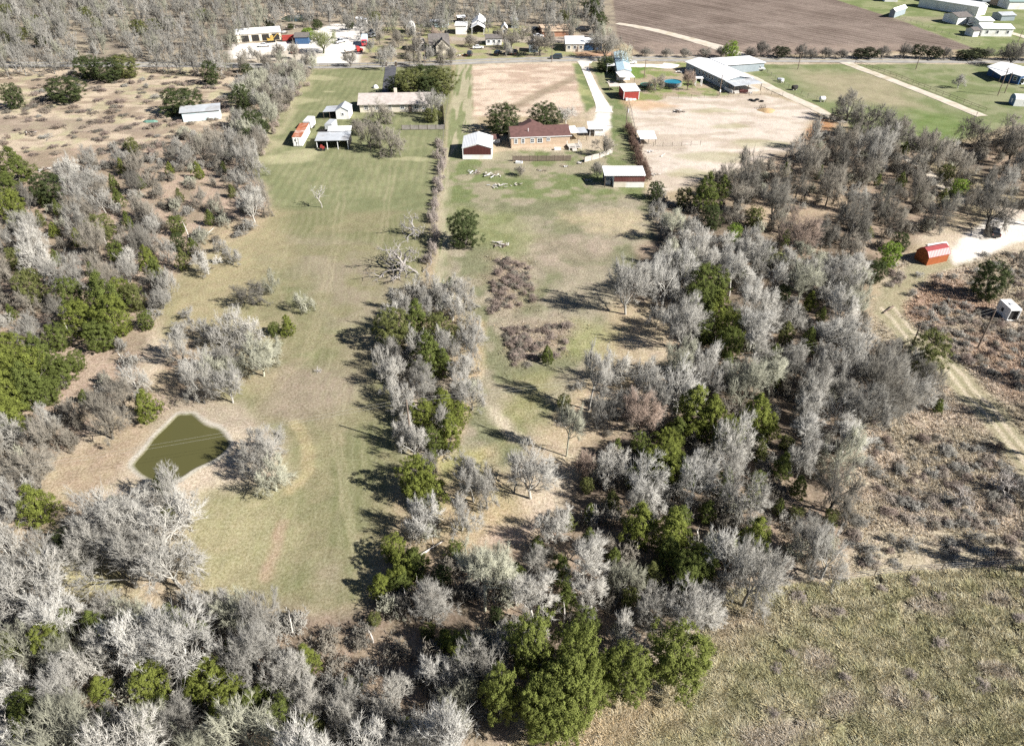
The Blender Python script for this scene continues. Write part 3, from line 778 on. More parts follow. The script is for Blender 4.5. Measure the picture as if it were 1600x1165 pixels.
# pool
c = G(1050.5,133)
r = root('swimming_pool', 'round above-ground pool with bright turquoise water', 'pool', c)
wl = MB()
n = 28; R0 = 3.3
vs = []; fs = []
for i in range(n):
    t = 2*math.pi*i/n
    for rr, z in ((R0,0),(R0,1.25),(R0-.22,1.25),(R0-.22,.3)): vs.append((rr*math.cos(t), rr*math.sin(t), z))
for i in range(n):
    j = (i+1) % n
    for q in range(3): fs.append((4*i+q, 4*j+q, 4*j+q+1, 4*i+q+1))
wl.add(vs, fs).build('wall', mat('pool_wall',(.20,.21,.20),.6,var=.2), r)
MB().add([((R0-.22)*math.cos(2*math.pi*i/n),(R0-.22)*math.sin(2*math.pi*i/n),1.08) for i in range(n)], [tuple(range(n))]).build('water', mat('pool_water',(.02,.21,.28),.08,var=.05,spec=.5), r)
# --- long ranch house on the left, grey roof
a, rz, L = frame_of((592,176.5),(671,174.5)); a2 = G(563,172.5)
a, rz, L = frame_of((563,176),(671,174.5)); D = 9.5
r = root('grey_roofed_house', 'long low house with pale grey shingle roof half hidden by bare trees', 'house', a, rz)
gable_wall(L, D, 2.7, 4.6).build('wall', M['cream'], r)
ro = gable_roof(L, D, 2.7, 4.6, 'x', .6).build('roof', M['grey_roof'], r)
MB().box(10.8,11.7,D*.52,D*.52+.9,4.2,5.9).build('chimney', M['cream'], ro)
for x in (1.5,5,9,13,17.5,20): window(r, x, 1.0, 1.1, 1.1)
door(r, 15.5, 1.0, 2.1, M['wood'])
# --- shed with lean-to
a, rz, L = frame_of((526,186.5),(546,186.5)); D = 6
r = root('garden_shed', 'white gabled shed with a grey lean-to roof on its left', 'shed', a, rz)
gable_wall(L, D, 2.6, 3.7, 'y').build('wall', M['white_wall'], r)
gable_roof(L, D, 2.6, 3.7, 'y', .15).build('roof', M['tin'], r)
window(r, L*.45, 1.2, .6, .7, cols=1)
lr = MB().quadslab((-4.0,-.1,2.3),(-.17,-.1,2.55),(-.17,D-.2,2.55),(-4.0,D-.2,2.3),.1).build('lean_to_roof', M['tin'], r)
posts(lr, [(-3.9,0),(-2,0),(-3.9,D-.4)], 2.2, M['wood_post'])
MB().box(-3.6,-.3,D-.6,D-.5,0,2.1).box(-2.6,-1.0,2,4.2,0,1.1).build('stored_goods', M['dark'], r)
# --- rusty container and white trailers
p0, p1 = G(459,229.5), G(470.5,231); rz = math.atan2(p1.y-p0.y, p1.x-p0.x)
q0 = G(470.5,231); q1 = G(483,208); ang = math.atan2(q1.y-q0.y, q1.x-q0.x) - math.pi/2
r = root('storage_container', 'white box container with a rusty red roof on the mown lawn', 'container', p0, ang)
MB().box(0,2.6,0,12,.15,2.75).build('body', M['white_wall'], r)
MB().box(-.05,2.65,-.05,12.05,2.76,2.9).build('roof', M['rust'], r)
d = MB().box(.15,1.28,-.06,0,.3,2.6).box(1.32,2.45,-.06,0,.3,2.6).build('door', M['white_wall'], r)
MB().box(.9,1.0,-.12,-.06,.4,2.5).box(1.6,1.7,-.12,-.06,.4,2.5).build('lock_bar', M['steel'], d)
MB().box(.5,.95,-.075,-.062,1.6,2.1).build('rust_patch', M['dark'], r)
MB().box(1.0,1.2,-.075,-.062,.9,1.3).build('rust_patch', M['dark'], r)
def cargo_trailer(px, py, heading, label, w=2.4, l=4.6, h=2.2, m='white_wall'):
    r = root('cargo_trailer', label, 'trailer', G(px, py), heading)
    MB().prism([(0,.5),(l,.5),(l+.5,.9),(l+.5,h+.1),(l+.1,h+.5),(0,h+.5)], 'x', -w/2, w/2) if False else None
    b = MB().prism([(-w/2,.5),(w/2,.5),(w/2,h+.3),(w/2-.25,h+.5),(-w/2+.25,h+.5),(-w/2,h+.3)], 'x', 0, l)
    b.build('body', M[m], r)
    MB().box(-.05,0,-w/2+.15,w/2-.15,.6,h+.2).build('door', M['tin'], r)
    MB().tube((l,0,.45),(l+1.2,0,.4),.07).build('tow_bar', M['steel'], r)
    for s in (-1, 1): MB().tube((l*.45,s*(w/2+.02),.36),(l*.45,s*(w/2+.24),.36),.36,n=14).build('wheel', M['tyre'], r)
cargo_trailer(481,203,1.5,'small white cargo trailer parked behind the rusty roofed container')
cargo_trailer(514.5,208,1.45,'grey cargo trailer in shade behind the open tin barn', m='tin')
# --- open tin barn
a, rz, L = frame_of((496,234),(545,233)); D = 7.4
r = root('tin_barn', 'open fronted barn with a corrugated tin roof and dark bays', 'barn', a, rz)
MB().quadslab((-.3,-.4,2.7),(L+.3,-.4,2.7),(L+.5,5.2,3.3),(-.1,5.2,3.3),.1).build('roof', M['tin'], r)
MB().quadslab((2.6,5.25,3.55),(L+.4,5.25,3.55),(L+.4,D+.8,3.95),(2.6,D+.8,3.95),.1).build('upper_roof', M['white_metal'], r)
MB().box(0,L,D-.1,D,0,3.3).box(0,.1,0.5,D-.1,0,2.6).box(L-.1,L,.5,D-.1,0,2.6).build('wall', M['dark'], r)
posts(r, [(.1,0),(L/3,0),(2*L/3,0),(L-.1,0)], 2.62, M['white_trim'], .16)
r = root('garden_tractor', 'small red garden tractor under the edge of the tin barn', 'tractor', G(504,235), .2)
MB().prism([(-.6,.5),(.6,.5),(.6,1.0),(.2,1.05),(.1,1.5),(-.4,1.5),(-.6,1.0)], 'y', -.4, .4).build('body', M['red'], r)
for x, R in ((-.4,.45),(.55,.32)):
    for s in (-1,1): MB().tube((x,s*.42,R),(x,s*.62,R),R,n=12).build('wheel', M['tyre'], r)
# --- aqua shed
a, rz, L = frame_of((287,191),(345.5,186)); D = 4.6
r = root('aqua_shed', 'long pale aqua metal shed standing among the scrub', 'shed', a, rz)
MB().box(0,L,0,D,0,2.7).build('wall', M['aqua'], r)
MB().quadslab((-.6,-.5,3.0),(L+.4,-.5,3.0),(L+.4,D+.4,3.5),(-.6,D+.4,3.5),.14).build('roof', M['tin'], r)
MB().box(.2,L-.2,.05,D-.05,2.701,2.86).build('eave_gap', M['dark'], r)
# --- orange gambrel shed
p0, p1 = G(1447,415), G(1479,408.5); rz = math.atan2(p1.y-p0.y, p1.x-p0.x); L = (p1-p0).length; D = 3.4
r = root('lofted_shed', 'orange wooden barn shed with a red gambrel roof', 'shed', p0, rz)
gw = [(0,0),(D,0),(D,1.9),(D-.75,2.85),(D/2,3.3),(.75,2.85),(0,1.9)]
MB().prism(gw, 'x', 0, L).build('wall', M['orange_wood'], r)
rf = MB()
for (ya,za),(yb,zb) in (((-.12,1.85),(.72,2.93)),((.72,2.93),(D/2,3.4)),((D/2,3.4),(D-.72,2.93)),((D-.72,2.93),(D+.12,1.85))):
    rf.quadslab((-.15,ya,za),(L+.15,ya,za),(L+.15,yb,zb),(-.15,yb,zb),.06)
rf.build('roof', M['red_roof'], r)
MB().box(-.04,0,.7,1.65,.1,1.9).box(-.04,0,1.72,2.6,.1,1.9).build('door', M['orange_wood'], r)
MB().box(0.05,L-.05,.05,D-.05,-.1,.0).build('skid', M['wood_post'], r)
# white lumber behind it
r = root('lumber_stack', 'pale boards lying behind the orange barn shed', 'lumber', G(1462,384), .25)
for i in range(3): MB().box(-2.5+.4*i,2.6+.3*i,-.8+.55*i,-.35+.55*i,0,.25).build('board', M['white_trim'], r)
# --- white trailer shell with open end
p0, p1 = G(1570.5,503), G(1588,503); rz = math.atan2(p1.y-p0.y, p1.x-p0.x) + .02; L = (p1-p0).length; D = 3.6
r = root('trailer_shell', 'white box shell with open dark end standing in rusty scrub', 'trailer', p0, rz)
MB().box(0,.1,0,D,.25,2.6).box(L-.1,L,0,D,.25,2.6).box(.1,L-.1,D-.1,D,.25,2.6).box(.1,L-.1,0,D-.1,.25,.35).box(0,L,0,D,2.6,2.72).build('body', M['white_wall'], r)
MB().box(.12,L-.12,.3,D-.12,.36,2.5).build('interior', M['dark'], r)
MB().box(-.06,0,D*.45,D*.45+.6,1.2,1.9).build('window', M['glass'], r)
MB().box(L*.35,L*.65,D*.4,D*.6,2.721,2.85).build('roof_vent', M['tin'], r)
MB().box(.05,.16,-.06,0,.25,2.6).box(L-.16,L-.05,-.06,0,.25,2.6).box(.16,L-.16,-.06,0,2.4,2.6).build('trim', M['white_trim'], r)

# --- across the road
def simple_house(A, B, D, eave, ridge, wall, roof, label, cat='house', axis='x', wins=0, name='house', dr=False, oh=.35, rot=0.0):
    a, rz, L = frame_of(A, B)
    r = root(name, label, cat, a, rz + rot)
    gable_wall(L, D, eave, ridge, axis).build('wall', M[wall], r)
    gable_roof(L, D, eave, ridge, axis, oh).build('roof', M[roof], r)
    for i in range(wins):
        window(r, L * (i + .5) / wins - .5, eave * .38, 1.0, eave * .36, cols=1)
    if dr: door(r, L * .55, 1.0, 2.0, M['wood'])
    return r, L
r, L = simple_house((371,67),(440,62),11,3.2,4.2,'cream','white_metal','long white roofed workshop at the left edge of the gravel yard','workshop',name='workshop')
for i in range(4): MB().box(2+i*4.2,5+i*4.2,-.05,0,.1,2.6).build('bay_door', M['dark'], r)
simple_house((462,69.5),(483,69),7,2.8,3.8,'blue','dark_shingle','dark blue shed behind the green tree in the yard','shed',name='blue_shed')
simple_house((558,41),(566,41),3,3.2,3.5,'white_wall','white_metal','small white block hut at the far end of gravel yard','hut',name='hut',wins=1)
simple_house((567.5,40.5),(573,40.5),2.6,2.6,2.9,'white_wall','tin','tiny grey roofed kiosk right of the white hut','kiosk',name='kiosk')
simple_house((712,54),(729.5,54),8,3.6,3.9,'white_wall','white_metal','plain white box shed left of the big white gabled garage','shed',name='box_shed')
r, L = simple_house((738,50.5),(757,50.5),13,3.4,5.2,'white_wall','white_metal','white gabled garage with dark open carport front','garage','y',name='gable_garage')
cp = MB().prism([(-.4,2.7),(0.4,3.1),(L/2,4.2),(L-.4,3.1),(L+.4,2.7),(L+.4,2.9),(L/2,4.45),(-.4,2.9)], 'y', -5.5, -.4).build('carport_roof', M['white_metal'], r)
posts(cp, [(.1,-5.2),(L-.1,-5.2)], 2.8, M['white_trim'], .18)
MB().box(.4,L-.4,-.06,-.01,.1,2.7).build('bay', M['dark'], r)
simple_house((784,54),(792,54),5,2.6,4.0,'cream','white_metal','little cream cottage with white gable roof in the trees','cottage','y',name='cottage',wins=1)
simple_house((799,44),(809,44),5,3.2,3.5,'grey_siding','white_metal','grey cabin with flat white roof below the far woods','cabin',name='cabin',wins=2)
simple_house((759.5,71),(784,70.5),6,2.7,3.6,'white_wall','dark_shingle','white walled house with dark roof behind a small lawn','house',name='white_house',wins=3)
simple_house((649,80),(664,79),7,3.0,3.9,'white_wall','grey_roof','white house with orange stained roof edge among the trees','house',name='small_house',wins=2)
r, L = simple_house((672,82),(702,81),9,3.1,6.0,'cream','dark_shingle','old house with steep dark shingle roof and front gable','house',name='old_house',wins=3)
fg = gable_wall(5.5,3.6,3.0,5.6,'y').build('front_gable', M['cream'], r); fg.location = (L-5.4,-3.62,0)
gr = gable_roof(5.5,3.6,3.0,5.6,'y',.3).build('gable_roof', M['dark_shingle'], r); gr.location = (L-5.4,-3.62,0)
r, L = simple_house((826.5,82),(841,82),5,2.9,4.2,'grey_siding','grey_roof','small blue grey cottage with gable front near the road','cottage','y',name='gable_cottage',wins=1)
r, L = simple_house((884,81),(912,81),12,3.0,4.6,'cream','white_metal','cream house with broad white roof facing the road','house',name='broad_house',wins=3,dr=True)
w2 = MB().box(L+.02,L+7.5,2,9,0,2.6).build('wing_wall', M['blue'], r); MB().quadslab((L-.1,1.5,3.0),(L+8,1.5,3.0),(L+8,9.5,3.4),(L-.1,9.5,3.4),.12).build('wing_roof', M['white_metal'], r)
r, L = simple_house((848,58),(897,57),14,2.2,2.9,'brown_wall','tan_brick','wide low tan roofed shelter at the edge of woods','shelter',name='pole_shelter',oh=.4)
r, L = simple_house((673,43),(700,43),6,2.2,2.8,'aqua','tin','long silver roofed poultry shed near the far woods','shed',name='long_shed')
r, L = simple_house((716,36.5),(727,36),5,2.4,2.8,'dark','white_metal','small dark shed with tilted white roof at the woods edge','shed',name='dark_shed')
# round-topped white hoop shed
a, rz, L = frame_of((635,53),(647,53))
r = root('hoop_shed', 'white round topped hoop shed in the meadow beyond the road', 'shed', a, rz)
prof = [(0,0)] + [(L/2 - L/2*math.cos(t), 2.0 + 2.2*math.sin(t)) for t in [i*math.pi/8 for i in range(9)]] + [(L,0)]
MB().prism(prof, 'y', 0, 6).build('shell', M['white_wall'], r)
MB().box(L*.2,L*.8,-.06,0,.05,2.0).build('doorway', M['dark'], r)
# --- top right farmstead
simple_house((1388,27),(1397,27.5),13,3.0,4.0,'grey_siding','white_metal','small white roofed barn on its own by the ploughed land','barn','y',name='field_barn',rot=-.5)
simple_house((1382,3),(1402,3.5),8,3.2,4.2,'white_wall','blue_roof','white farm building with blue end touching the top edge','farm building',name='far_barn')
simple_house((1454,4.5),(1477,4),7,3.0,4.0,'white_wall','white_metal','white house at the top edge left of the long hall','house',name='far_house',wins=3)
r, L = simple_house((1525,26),(1552,26),30,4.2,5.6,'white_wall','white_metal','largest white metal hall standing among the far farm buildings','hall','y',name='metal_hall',rot=.62)
simple_house((1494,39),(1517,38),9,3.2,4.4,'white_wall','dark_shingle','white farmhouse with dark grey roof end facing the field','farmhouse',name='farmhouse',rot=.1)
simple_house((1527,44),(1549,43.5),8,3.0,3.8,'white_wall','white_metal','white trailer house just above the longest white farmhouse','trailer house',name='trailer_house')
r, L = simple_house((1532,57),(1580,57.5),9,3.2,4.2,'white_wall','white_metal','long white farmhouse nearest the roadside trees at the right','farmhouse',name='long_farmhouse',wins=3)
simple_house((1519,58),(1528,57.5),5,2.6,3.4,'white_wall','dark_shingle','tiny white pump house at the left end of the long farmhouse','pump house',name='pump_house')
simple_house((1563,33),(1584,32.5),7,2.4,3.2,'grey_siding','tin','grey open shed with tin roof right of the metal hall','shed',name='implement_shed')
simple_house((1574,15),(1601,15),11,3.6,5.2,'white_wall','green_roof','white barn with grey green roof in the top right corner','barn',name='green_roofed_barn')
simple_house((1534,5),(1556,4.5),8,3.0,4.2,'grey_siding','dark_shingle','dark grey barn at the top edge behind the metal hall','barn',name='dark_barn')
simple_house((1556,9),(1572,8.5),5,3.2,3.6,'tan_brick','white_metal','tan walled store left of the green roofed barn','store',name='tan_store')
# house at the right edge with wide grey-white roofs
p0, p1 = G(1541,117.5), G(1590,132.5); rz = math.atan2(p1.y-p0.y, p1.x-p0.x); L = (p1-p0).length
r = root('edge_house', 'house with spreading pale grey metal roofs at the right edge', 'house', p0, rz)
gable_wall(L, 11, 3.0, 4.0).build('wall', M['blue'], r)
gable_roof(L, 11, 3.0, 4.0, 'x', .5).build('roof', M['white_metal'], r)
vr = MB().quadslab((-.7,-.52,2.9),(9.5,-4.6,2.55),(9.5,-.52,2.95),(-.7,-.5,2.96),.1).build('veranda_roof', M['white_metal'], r)
posts(vr, [(9.2,-4.3),(4.5,-2.6)], 2.5, M['wood_post'])
MB().box(L+.5,L+.56,1,10,.1,2.6).build('end_panel', M['white_wall'], r)
for x in (11,14,18): window(r, x, 1.0, 1.2, 1.2, cols=1)
a, rz, L = frame_of((1583,166),(1606,167)); D = 4
r = root('blue_ended_shed', 'white barrel roofed shed with blue end by the right edge', 'shed', a, rz)
prof = [(0,0),(0,2.2),(.5,2.9),(1.4,3.3),(2.6,3.3),(3.5,2.9),(4,2.2),(4,0)]
MB().prism(prof, 'x', 0, L).build('body', M['white_wall'], r)
MB().prism(prof, 'x', -.08, -.001).build('end_wall', mat('steel_blue_paint',(.10,.19,.30),.6,var=.1), r)
MB().box(-.14,-.08,1.5,2.5,.8,1.9).build('window', M['white_trim'], r)
MB().box(3,3.7,-.06,0,1.1,1.8).build('side_window', M['glass'], r)
# ---------------------------------------------------------------- vehicles
paint = obj_mat('car_paint', .35, .04, 1.0, spec=.5, coat=.6)
chrome = mat('bright_metal', (.6,.6,.6), .25, metal=.8, var=.05)
lampm = mat('lamp_lens', (.75,.75,.70), .2, var=.05, spec=.6)
tailm = mat('tail_lens', (.35,.02,.02), .3, var=.05, spec=.6)
def vehicle(kind):
    """side profiles in metres, nose towards +x"""
    r = root(kind, 'x', 'car', (0, 0, -50))
    if kind == 'pickup_truck':
        L, w = 5.5, 1.95
        low = [(0,.45),(0,1.05),(1.95,1.05),(2.0,1.0),(3.9,1.02),(5.3,.98),(5.5,.8),(5.5,.45)]
        cab = [(1.95,1.0),(2.05,1.78),(2.4,1.86),(3.35,1.84),(4.05,1.02)]
    elif kind == 'suv':
        L, w = 4.9, 1.95
        low = [(0,.4),(0,1.0),(.1,1.08),(3.7,1.08),(4.75,.98),(4.9,.8),(4.9,.4)]
        cab = [(.05,1.05),(.3,1.72),(.7,1.82),(2.9,1.8),(3.8,1.06)]
    else:
        L, w = 4.65, 1.82
        low = [(0,.35),(0,.9),(.2,.98),(1.0,.98),(3.2,.94),(4.5,.84),(4.65,.65),(4.65,.35)]
        cab = [(.75,.95),(1.35,1.4),(1.8,1.47),(2.5,1.45),(3.3,.93)]
    mb = MB(); mb.prism(low, 'y', -w/2, w/2)
    ci = w/2 - .14
    mb.prism(cab, 'y', -ci, ci)
    if kind == 'pickup_truck':
        body = mb.build('body', paint, r)
        MB().box(.12,1.9,-w/2+.14,w/2-.14,1.055,1.075).build('bed', M['dark'], r)
    else: body = mb.build('body', paint, r)
    bev = body.modifiers.new('bevel', 'BEVEL'); bev.width = .07; bev.segments = 2
    # glass follows the cab, slightly proud on each side and at both ends
    cx_ = sum(p[0] for p in cab) / len(cab); cz0 = min(p[1] for p in cab)
    side = [(cx_ + (x - cx_) * .86, cz0 + .07 + (z - cz0) * .76) for x, z in cab]
    for s in (-1, 1): MB().prism(side, 'y', s*(ci - .01), s*(ci + .015)).build('side_window', M['glass'], r)
    n = len(cab)
    (xa, za), (xb, zb) = cab[-1], cab[-2]
    MB().add([(xa+.015,-ci*.88,za+.08),(xa+.015,ci*.88,za+.08),(xb+.03,ci*.82,zb-.06),(xb+.03,-ci*.82,zb-.06)], [(0,1,2,3)]).build('windscreen', M['glass'], r)
    (xa, za), (xb, zb) = cab[0], cab[1]
    MB().add([(xa-.015,-ci*.88,za+.14),(xa-.015,ci*.88,za+.14),(xb-.02,ci*.82,zb-.06),(xb-.02,-ci*.82,zb-.06)], [(3,2,1,0)]).build('rear_window', M['glass'], r)
    for s in (-1, 1):
        MB().box(L-.06,L+.015,s*w*.36-.17,s*w*.36+.17,.66,.82).build('headlight', lampm, r)
        MB().box(-.015,.05,s*w*.40-.12,s*w*.40+.12,.72,.92).build('tail_light', tailm, r)
        for x in (L*.19, L*.80):
            t = MB().tube((x, s*(w/2-.2), .34), (x, s*(w/2+.02), .34), .34, n=14).build('wheel', M['tyre'], r)
            MB().tube((x, s*(w/2+.02), .34), (x, s*(w/2+.035), .34), .19, n=10).build('rim', chrome, t)
    return r
PROTO = {}
def car(kind, px, py, heading, col, label, cat, group):
    if kind not in PROTO: r = PROTO[kind] = vehicle(kind)
    else: r = copy_tree(PROTO[kind])
    L = {'pickup_truck': 5.5, 'suv': 4.9, 'sedan': 4.65}[kind]
    p = G(px, py)
    r.location = (p.x - math.cos(heading) * L / 2, p.y - math.sin(heading) * L / 2, .05)
    r.rotation_euler = (0, 0, heading)
    r['label'] = label; r['category'] = cat; r['group'] = group
    for c in r.children:
        if c.name.startswith('body'): c.color = (*col, 1)
WH, BK, RD, TL = (.75,.75,.74), (.015,.016,.018), (.30,.02,.02), (.025,.045,.055)
car('suv', 869, 92.5, math.pi, TL, 'dark teal car driving along the road', 'car', 'cars')
ROADZ = [o for o in COL.objects if o.get('label') == 'dark teal car driving along the road'][0]; ROADZ.location.z = .16
car('sedan', 985, 100, .05, WH, 'white sedan on the short drive right of the mobile home', 'car', 'cars')
car('pickup_truck', 1116.5, 103, 3.2, RD, 'bright red pickup beside the wing of the white roofed ranch house', 'pickup truck', 'cars')
car('suv', 1162, 109.5, .15, BK, 'dark car parked nose to the white pickup by the track', 'car', 'cars')
car('pickup_truck', 1183, 110, -.06, WH, 'white pickup truck parked on the grass by the track', 'pickup truck', 'cars')
car('sedan', 1552, 366, 1.25, BK, 'black car standing on the pale gravel above the orange shed', 'car', 'cars')
car('suv', 778, 86, 1.2, BK, 'black car leftmost in the parked row by the road', 'car', 'cars')
car('suv', 794.5, 84.5, 1.4, (.05,.06,.075), 'dark grey car second in the parked row by the road', 'car', 'cars')
car('pickup_truck', 804, 85, 1.4, BK, 'black pickup rightmost in the parked row by the road', 'pickup truck', 'cars')
car('sedan', 747, 76.5, .1, WH, 'white car on the small lawn below the white walled house', 'car', 'cars')
car('suv', 734, 87, 1.5, (.03,.03,.035), 'dark car with its end to the road right of the old house', 'car', 'cars')
car('pickup_truck', 848, 67, -.1, BK, 'black pickup above the blue grey cottage', 'pickup truck', 'cars')
car('suv', 838, 49, .1, BK, 'black car under the trees left of the tan shelter', 'car', 'cars')
car('sedan', 841, 58.5, .2, WH, 'white car in the far yard above the black pickup', 'car', 'cars')
car('pickup_truck', 901, 49.5, .1, BK, 'black pickup left of two parked by the tan shelter', 'pickup truck', 'cars')
car('suv', 912, 49.5, 0, BK, 'black car right of two parked by the tan shelter', 'car', 'cars')
car('pickup_truck', 676, 87, .2, BK, 'black pickup in front of the old dark roofed house', 'pickup truck', 'cars')
car('sedan', 461, 83, 1.4, (.40,.07,.04), 'small red car among bushes beside the gravel yard', 'car', 'cars')
car('sedan', 414, 73, .3, WH, 'white car left of the yellow digger in the yard', 'car', 'cars')
car('pickup_truck', 532, 67, .9, (.55,.56,.58), 'silver pickup at the edge of the bright gravel yard', 'pickup truck', 'cars')
car('pickup_truck', 580, 53, 1.2, (.10,.11,.12), 'grey pickup at the right side of the gravel yard', 'pickup truck', 'cars')
car('suv', 584, 58, .9, (.30,.31,.32), 'grey car below the grey pickup in the gravel yard', 'car', 'cars')
car('pickup_truck', 1520, 41, .1, WH, 'white pickup left of the far white trailer house', 'pickup truck', 'cars')
def box_truck(px, py, heading, cab, box, label):
    r = root('box_truck', label, 'truck', G(px, py), heading)
    MB().box(-6.2,0,-1.2,1.2,.8,3.3).build('cargo_box', mat('truck_box', box, .5, var=.06), r)
    c = MB().prism([(.12,.5),(.12,2.4),(.5,2.5),(1.5,2.4),(1.95,1.4),(2.1,1.3),(2.1,.5)], 'y', -1.1, 1.1).build('cab', mat('truck_cab', cab, .4, var=.05, coat=.5), r)
    MB().add([(1.53,-.95,2.32),(1.53,.95,2.32),(1.97,.95,1.45),(1.97,-.95,1.45)], [(0,1,2,3)]).build('windscreen', M['glass'], c)
    MB().box(-6,1.9,-.45,.45,.5,.8).build('chassis', M['wood_post'], r)
    for x in (-5,-3.9,1.1):
        for s in (-1,1): MB().tube((x,s*.85,.48),(x,s*1.15,.48),.48,n=14).build('wheel', M['tyre'], r)
box_truck(570, 71.5, -1.45, (.50,.04,.05), (.52,.60,.68), 'box truck with pale blue box and red cab in the gravel yard')
def flatbed(px, py, heading, cab, label):
    r = root('flatbed_truck', label, 'truck', G(px, py), heading)
    MB().box(-4.8,0,-1.15,1.15,.85,1.05).build('bed', M['wood'], r)
    MB().box(-4.6,-1.0,-.8,.8,1.055,1.7).build('load', M['white_wall'], r)
    c = MB().prism([(.1,.5),(.1,2.2),(.4,2.3),(1.3,2.2),(1.7,1.4),(2.6,1.25),(2.6,.5)], 'y', -1.0, 1.0).build('cab', mat('flatbed_cab', cab, .4, var=.05, coat=.5), r)
    MB().add([(1.33,-.85,2.12),(1.33,.85,2.12),(1.72,.85,1.45),(1.72,-.85,1.45)], [(0,1,2,3)]).build('windscreen', M['glass'], c)
    for x in (-3.8,1.9):
        for s in (-1,1): MB().tube((x,s*.8,.42),(x,s*1.1,.42),.42,n=14).build('wheel', M['tyre'], r)
flatbed(557, 82, .5, (.55,.05,.04), 'red cabbed flatbed truck behind the roadside trees at gravel yard')
r = root('stock_trailer', 'long red stock trailer in the middle of the gravel yard', 'trailer', G(442, 65), .22)
MB().prism([(-1.1,.5),(1.1,.5),(1.1,2.2),(.8,2.4),(-.8,2.4),(-1.1,2.2)], 'x', 0, 6.5).build('body', M['red'], r)
for x in (2.8,3.7):
    for s in (-1,1): MB().tube((x,s*1.12,.38),(x,s*1.34,.38),.38,n=12).build('wheel', M['tyre'], r)
MB().box(6.5,8.0,-.1,.1,.5,.65).build('tow_bar', M['steel'], r)
r = root('digger', 'yellow digger parked near the red stock trailer', 'digger', G(424, 66), .4)
yl = mat('machine_yellow', (.40,.27,.07), .6, var=.2)
MB().box(-1.6,1.6,-1.2,-.7,0,.7).build('track', M['tyre'], r); MB().box(-1.6,1.6,.7,1.2,0,.7).build('track', M['tyre'], r)
MB().box(-1.6,1.0,-1.0,1.0,.75,1.6).box(-.2,1.0,-1.0,0,1.6,2.7).build('body', yl, r)
MB().tube((1.0,.4,1.3),(3.2,.4,3.2),.18,.15).tube((3.2,.4,3.2),(4.6,.4,1.2),.14,.12).build('arm', yl, r)
MB().prism([(4.3,.5),(5.0,.5),(5.0,1.0),(4.5,1.2)], 'y', .1, .7).build('bucket', M['wood_post'], r)

# ---------------------------------------------------------------- poles and wires
woodpole = mat('pole_wood', (.20,.155,.12), .95, var=.2, scale=1)
tops = []
def pole(tx, ty, h, label, cross=True, transformer=False, box=False):
    p = G(tx, ty, h); p.z = 0
    r = root('utility_pole', label, 'utility pole', p, random.Random(int(tx)).uniform(-.2, .2) + .3, 'utility poles')
    MB().tube((0,0,-.3),(0,0,h),.16,.10,n=8).build('shaft', woodpole, r)
    if cross:
        MB().box(-.9,.9,-.06,.06,h-.55,h-.42).build('crossarm', woodpole, r)
        for x in (-.8, .8): MB().tube((x,0,h-.42),(x,0,h-.22),.06,.04,n=6).build('insulator', M['steel'], r)
    if transformer: MB().tube((.3,0,h-1.9),(.3,0,h-.9),.24,n=10).build('transformer', M['tin'], r)
    if box: MB().box(-.2,.2,-.3,-.12,1.2,2.0).build('meter_box', M['white_trim'], r)
    return Vector((p.x, p.y, h))
pA = pole(635, 625, 9, 'utility pole rising from the green hedgerow beside the mown field', False)
pB = pole(1440, 504, 8, 'utility pole behind the olive green tree by the scrub track', False)
pC = pole(1557, 482, 8, 'leaning grey pole just left of the white trailer shell', False)
pole(981, 166, 6.5, 'pole at the top of the dark brown fence row by the paddock', True, True)
pole(1129, 117, 6.8, 'thin pole with white meter box in front of the ranch house', False, box=True)
pole(1009.5, 93, 6.5, 'pole on the bright green yard right of the mobile home', True)
road_poles = [pole(662.5, 78, 7.5, 'roadside pole opposite the old dark roofed house'), pole(863, 72, 6, 'roadside pole left of the broad white roofed house'), pole(990, 62, 8, 'roadside pole above the white sedan'), pole(1253, 80, 6.5, 'roadside pole in front of the ploughed land'), pole(1440, 80, 6.5, 'roadside pole right of the long farm lane')]
pole(1576, 106, 9, 'tall pole in front of the house at right edge', True, True)
pole(1583, 112, 7, 'second shorter pole against the house at right edge', False)
pole(1598, 48, 7, 'pole at the right edge beside the long white farmhouse', False)
wire_m = mat('cable', (.40,.39,.35), .5, var=.05)
def wire(a, b, sag, label, off=0.0):
    d = (b - a); n = Vector((-d.y, d.x, 0)).normalized() * off
    mb = MB(); K = 14; pts = []
    for i in range(K + 1):
        t = i / K; q = a.lerp(b, t) + n; q.z -= sag * 4 * t * (1 - t); pts.append(q)
    for i in range(K): mb.tube(pts[i], pts[i+1], .008, n=4)
    o = mb.build('overhead_wire', wire_m); tag(o, label, 'wire', 'overhead wires')
left_end = pA + (pA - pB) * 1.0; left_end.z = 9
for off, nm in ((-.35, 'lower'), (.35, 'upper')):
    wire(pA, left_end, 1.0, '%s of the two overhead wires crossing above the pond' % nm, off)
    wire(pA, pB, 1.6, '%s of the two wires crossing the creek woods' % nm, off)
    wire(pB, pC, .6, '%s of the two wires near the white trailer shell' % nm, off)

